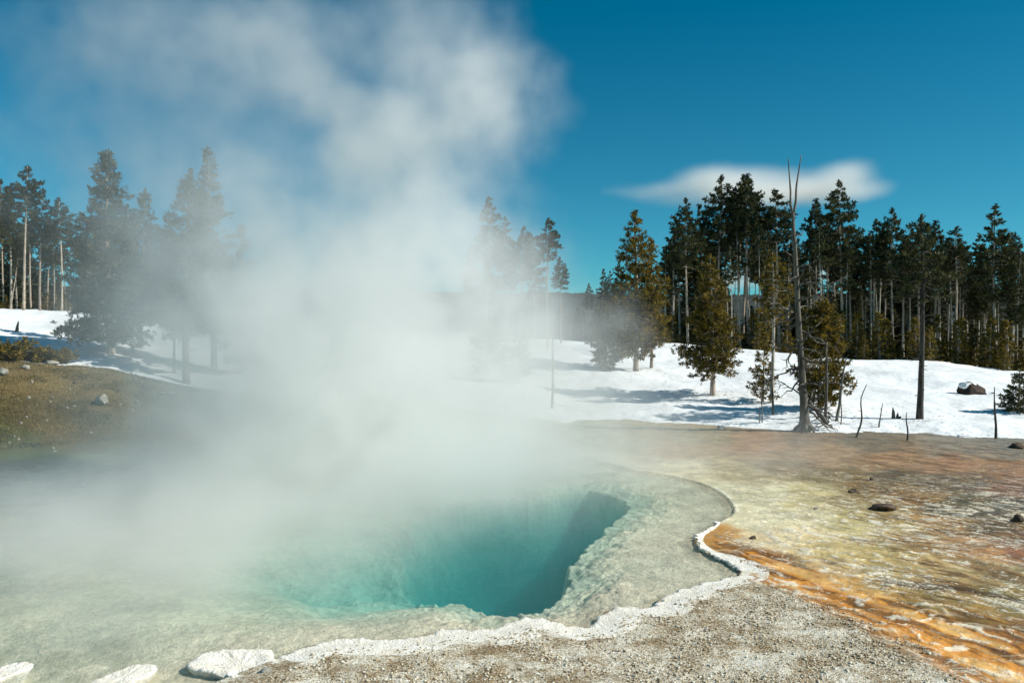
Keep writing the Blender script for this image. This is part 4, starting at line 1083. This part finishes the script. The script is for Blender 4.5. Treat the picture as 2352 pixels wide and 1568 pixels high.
# stones
rock(237, 932, 34, 26, 'rock', "large pale angular rock in the middle of the left grassy slope", seed=31)
rock(172, 882, 14, 9, 'darkrock', "small dark two-toned stone on the upper left grass", seed=32)
rock(8, 862, 30, 18, 'rock', "flat pale rock at the left edge near the shrub", seed=33)
rock(120, 838, 30, 12, 'rock', "low grey rock beside the tip of the left shrub", seed=34)
rock(60, 848, 26, 10, 'rock', "low grey rock just under the dense left shrub", seed=35)
rock(370, 910, 20, 10, 'rock', "left one of two pale stones on the brown grass near the steam", seed=36)
rock(392, 908, 22, 12, 'rock', "right one of two pale stones on the brown grass near the steam", seed=37)
rs = np.random.RandomState(77)
for i in range(32):
    px = rs.uniform(5, 430); py = rs.uniform(870, 1050)
    if py < 835+.13*px+20: continue
    rock(px, py, rs.uniform(5, 12), rs.uniform(4, 8), 'rock', "small whitish stone scattered on the left grassy slope", "stone", seed=200+i, group="small stones on the left grassy slope", name="stone", sub=2)
rock(2003, 1104, 12, 9, 'darkrock', "small dark cube-like rock at the far edge of the yellow flats", seed=41)
rock(1960, 1131, 34, 9, 'darkrock', "thin dark slab on the pale flats left of the mounded rock", seed=42)
rock(2028, 1172, 58, 20, 'darkrock', "dark crumbling mound of rock with a white rim on the pale flats", seed=43)
rock(2335, 1197, 34, 18, 'darkrock', "dark rock at the right edge on the brown flats", seed=44)
rock(2064, 1436, 44, 13, 'darkrock', "small dark clod on the border of the orange run-off and the gravel", seed=45)
rock(1655, 985, 18, 10, 'rock', "grey stone at the snow edge left of the forked dead tree", seed=46)
rock(2340, 1030, 40, 12, 'darkrock', "low dark rock at the snow edge by the right side of the picture", seed=47)
rock(613, 1555, 34, 20, 'rock', "rounded cream stone at the bottom edge beside the pale crust lobe", seed=48)
rock(1875, 1170, 12, 7, 'rock', "tiny pale rock on the cream flats right of the pool", seed=49)
rock(1730, 1240, 22, 8, 'darkrock', "dark lump in the golden run-off by the pool's right corner", seed=50)

def litter():
    r = np.random.RandomState(12); mb = MB()
    for (px, py, w, n) in [(1637,905,120,60),(1460,850,100,40),(1770,925,90,40),(1870,950,110,60),(2112,962,80,30),(256,815,120,50),(428,880,90,40),(2240,900,70,20),(1900,975,160,50),(2200,1000,220,50),(1600,960,220,50)]:
        for _ in range(n):
            a, b = px+r.normal()*w*.5, py+abs(r.normal())*12-6
            x, y, z = hit(a, b)
            if edge_field(np.array([x]), np.array([y]))[0] < .3: continue
            an = r.uniform(0, 6.28); L = r.uniform(.03, .16)
            p = np.array([x, y, z+.012]); q = p + np.array([math.cos(an)*L, math.sin(an)*L, r.uniform(0, .03)])
            mb.tube([p, q], [.008, .004], 4, cap=False)
    tag(obj("litter", mb.mesh("litter", M['darkwood'])), "scattered twigs and needles fallen on the snow under the trees", "litter", kind="stuff")
litter()

# ------------------------------------------------------------------ steam and cloud (soft density grids)
class E:
    """tiny expression helper over math nodes of a geometry node tree"""
    def __init__(s, nt, sock): s.nt = nt; s.k = sock
    def _m(s, op, a, b=None, c=None):
        n = s.nt.nodes.new("ShaderNodeMath"); n.operation = op
        for i, v in enumerate((a, b, c)):
            if v is None: continue
            if isinstance(v, E): s.nt.links.new(v.k, n.inputs[i])
            else: n.inputs[i].default_value = float(v)
        return E(s.nt, n.outputs[0])
    def __add__(s, o): return s._m('ADD', s, o)
    __radd__ = __add__
    def __mul__(s, o): return s._m('MULTIPLY', s, o)
    __rmul__ = __mul__
    def __sub__(s, o): return s._m('SUBTRACT', s, o)
    def __rsub__(s, o): return s._m('SUBTRACT', o, s)
    def exp(s): return s._m('EXPONENT', s)
    def max(s, o): return s._m('MAXIMUM', s, o)
    def min(s, o): return s._m('MINIMUM', s, o)
    def step(s, a, b):
        n = s.nt.nodes.new("ShaderNodeMapRange"); n.interpolation_type = 'SMOOTHSTEP'
        s.nt.links.new(s.k, n.inputs[0]); n.inputs[1].default_value = a; n.inputs[2].default_value = b
        return E(s.nt, n.outputs[0])

def density_object(name, lo, hi, res, build, material):
    nt = bpy.data.node_groups.new(name+"_density", 'GeometryNodeTree'); nt.is_modifier = True
    nt.interface.new_socket("Geometry", in_out='INPUT', socket_type='NodeSocketGeometry')
    nt.interface.new_socket("Geometry", in_out='OUTPUT', socket_type='NodeSocketGeometry')
    go = nt.nodes.new("NodeGroupOutput"); vc = nt.nodes.new("GeometryNodeVolumeCube"); sm = nt.nodes.new("GeometryNodeSetMaterial")
    pos = nt.nodes.new("GeometryNodeInputPosition"); sp = nt.nodes.new("ShaderNodeSeparateXYZ"); nt.links.new(pos.outputs[0], sp.inputs[0])
    x, y, z = (E(nt, sp.outputs[i]) for i in range(3))
    def noise(scale, detail, rough=.55, vec=None, off=0.0, color=False):
        n = nt.nodes.new("ShaderNodeTexNoise"); n.inputs["Scale"].default_value = scale; n.inputs["Detail"].default_value = detail; n.inputs["Roughness"].default_value = rough
        src = vec if vec is not None else pos.outputs[0]
        ad = nt.nodes.new("ShaderNodeVectorMath"); ad.operation = 'ADD'; nt.links.new(src, ad.inputs[0]); ad.inputs[1].default_value = (off, off*.7, -off)
        nt.links.new(ad.outputs[0], n.inputs["Vector"])
        return n.outputs[1] if color else E(nt, n.outputs[0])
    d = build(nt, x, y, z, noise)
    nt.links.new(d.k, vc.inputs["Density"])
    vc.inputs["Background"].default_value = 0.0
    vc.inputs["Min"].default_value = lo; vc.inputs["Max"].default_value = hi
    for a, b in zip(("Resolution X", "Resolution Y", "Resolution Z"), res): vc.inputs[a].default_value = b
    nt.links.new(vc.outputs[0], sm.inputs[0]); sm.inputs["Material"].default_value = material
    nt.links.new(sm.outputs[0], go.inputs[0])
    vol = bpy.data.volumes.new(name); vol.materials.append(material)
    o = bpy.data.objects.new(name, vol); C.objects.link(o)
    md = o.modifiers.new("density", 'NODES'); md.node_group = nt
    return o

def vol_mat(name, dens, col, aniso, step=1.0):
    m = bpy.data.materials.new(name); m.use_nodes = True; nt = m.node_tree; nt.nodes.clear()
    out = nt.nodes.new("ShaderNodeOutputMaterial"); pv = nt.nodes.new("ShaderNodeVolumePrincipled")
    pv.inputs["Color"].default_value = (*col, 1); pv.inputs["Density"].default_value = dens; pv.inputs["Anisotropy"].default_value = aniso
    nt.links.new(pv.outputs[0], out.inputs["Volume"]); m.cycles.volume_step_rate = step
    return m

# px, py, distance, rx, ry (px), r along the view (m), optical depth at its heart
STEAM = [
 (680,1120,16.5,430,110,2.6,2.2),(840,1010,17,390,140,2.4,2.6),(810,900,17.5,320,150,2.4,2.9),(770,740,18,280,130,2.3,2.9),(880,620,18,220,120,2.2,2.5),
 (940,500,18,150,120,2.0,1.5),(860,350,18,130,90,2.0,1.1),(740,220,18,110,55,1.8,1.2,1),(1010,240,18,190,150,2.0,1.0,1),(1160,265,18,130,110,1.7,1.0,1),(1000,90,18,200,100,2.0,.8,1),(900,330,18,150,110,1.8,.8,1),(640,140,18,150,60,1.6,.5,1),
 (720,60,18,190,80,2.0,.55),(470,130,18,240,130,2.2,.75),(230,70,18,190,110,2,.5),(300,400,17,300,190,2.2,.6),(560,420,17,170,150,2,.35),
 (480,600,17,170,220,2.0,.95),(570,760,17,120,220,1.8,1.5),(330,800,17,170,150,1.8,.45),
 (1110,640,18.5,120,170,1.8,1.0),(1110,850,18.5,130,130,1.8,1.2),(1230,800,19,110,170,1.8,.65),(1400,790,20,100,80,1.5,.5),(1330,920,20,220,60,1.5,.55),
 (1200,1010,20,280,70,1.8,1.2),(1680,1020,18.5,230,45,1.4,.55),(1480,1050,18,200,40,1.4,.35),
 (260,1190,13,300,90,1.4,1.2),(60,1290,11,240,110,1.1,.8),(420,1260,11.5,300,100,1.2,.9),(150,1070,16,170,60,1.2,.4),(370,1080,16.5,120,60,1.2,.35),
 (1040,1070,15,250,60,1.2,1.0),(1230,1170,13,110,50,.9,.15),(740,1180,12.5,270,70,1.1,.9),(600,1290,11,250,80,1.0,.55),(250,1430,9,300,90,.8,.28)]
def steam_build(nt, x, y, z, noise):
    # turbulence bends the space the puffs are laid out in
    def warp(scale, amp, off):
        c = noise(scale, 3, .55, off=off, color=True)
        s = nt.nodes.new("ShaderNodeSeparateXYZ"); nt.links.new(c, s.inputs[0])
        return [(E(nt, s.outputs[i]) - .5)*amp for i in range(3)]
    w1 = warp(.30, 2.2, 4.0); w2 = warp(.9, 1.4, 9.0)
    grow = z.step(-1.0, 5.0)*.7 + .3
    wx, wy, wz = (a + (b+c)*grow for a, b, c in zip((x, y, z), w1, w2))
    tot = None
    for (px, py, Yd, rx, ry, rm, tau, *sharp) in STEAM:
        k = Yd/F; cx = (px-CX)*k; cz = CAMZ-(py-CY)*k
        a = (wx-cx)*(1/(rx*k)); b = (wy-Yd)*(1/rm); c = (wz-cz)*(1/(ry*k))
        g = (a*a+b*b+c*c)
        g = (g*g*-1.0 if sharp else g*-1.0).exp()*(tau/(rm*1.77))
        tot = g if tot is None else tot+g
    n1 = noise(.55, 5, .58, off=2.0); n2 = noise(1.9, 4, .6, off=7.0)
    n3 = noise(1.1, 6, .62, off=13.0)
    mod = ((n1-.5)*3.6 + (n2-.5)*2.6 + (n3-.5)*2.8 + 1.0).max(.0)
    d = tot*mod - (z.step(3.5, 8.0)*.016 + .012)
    fade = x.step(-15.8, -13.5)*(1-x.step(9, 10.8))*y.step(6.6, 8.0)*(1-z.step(12.5, 14.8))*(1-y.step(24, 26.3))
    return (d*fade).max(0.0)
M['steam'] = vol_mat("steam_vapour", 1.0, (.982, .982, .976), .45)
st = density_object("steam", (-16, 6.5, .03), (11, 26.5, 15), (260, 192, 144), steam_build, M['steam'])
tag(st, "white steam rising from the hot spring and drifting over its banks", "steam", kind="stuff")

def cloud_build(parts, thr):
    def f(nt, x, y, z, noise):
        w = noise(.006, 3, .5, off=3.0, color=True); s = nt.nodes.new("ShaderNodeSeparateXYZ"); nt.links.new(w, s.inputs[0])
        wx = x + (E(nt, s.outputs[0])-.5)*90; wz = z + (E(nt, s.outputs[2])-.5)*26
        tot = None
        for (px, py, rx, ry, tau) in parts:
            k = 1500/F; tau = tau*.8; a = (wx-(px-CX)*k)*(1/(rx*k)); c = (wz-(CAMZ-(py-CY)*k))*(1/(ry*k)); b = (y-1500)*(1/60)
            g = ((a*a+b*b+c*c)*-1.0).exp()*(tau/(60*1.77)); tot = g if tot is None else tot+g
        return (tot*((noise(.018, 6, .62)-.5)*1.8+1.0) - thr).max(0.0)
    return f
M['cloud'] = vol_mat("cloud_vapour", 1.0, (.98, .985, .985), .3)
k15 = 1500/F
def cloud_obj(parts, x0, x1, y0, y1, label):
    o = density_object("cloud", ((x0-CX)*k15, 1380, CAMZ-(y1-CY)*k15), ((x1-CX)*k15, 1620, CAMZ-(y0-CY)*k15), (int((x1-x0)/5), 20, int((y1-y0)/3.2)), cloud_build(parts, .0006), M['cloud'])
    tag(o, label, "cloud")
cloud_obj([(1640,418,62,22,2.0),(1710,432,95,32,2.6),(1810,440,80,22,2.0),(1925,408,44,22,2.6),(1890,440,90,20,1.6),(1540,436,60,13,.8),(1975,440,42,13,1.2),(1600,462,100,12,.7),(1480,448,50,9,.5),(1425,440,40,7,.3),(1750,400,60,10,.5)], 1380, 2080, 340, 540, "long smooth white cloud behind the tops of the highest pines")
cloud_obj([(1700,640,90,20,1.6),(1880,625,60,16,1.2),(1600,655,60,12,.8)], 1480, 2000, 560, 700, "low white cloud seen between the trunks near the horizon")
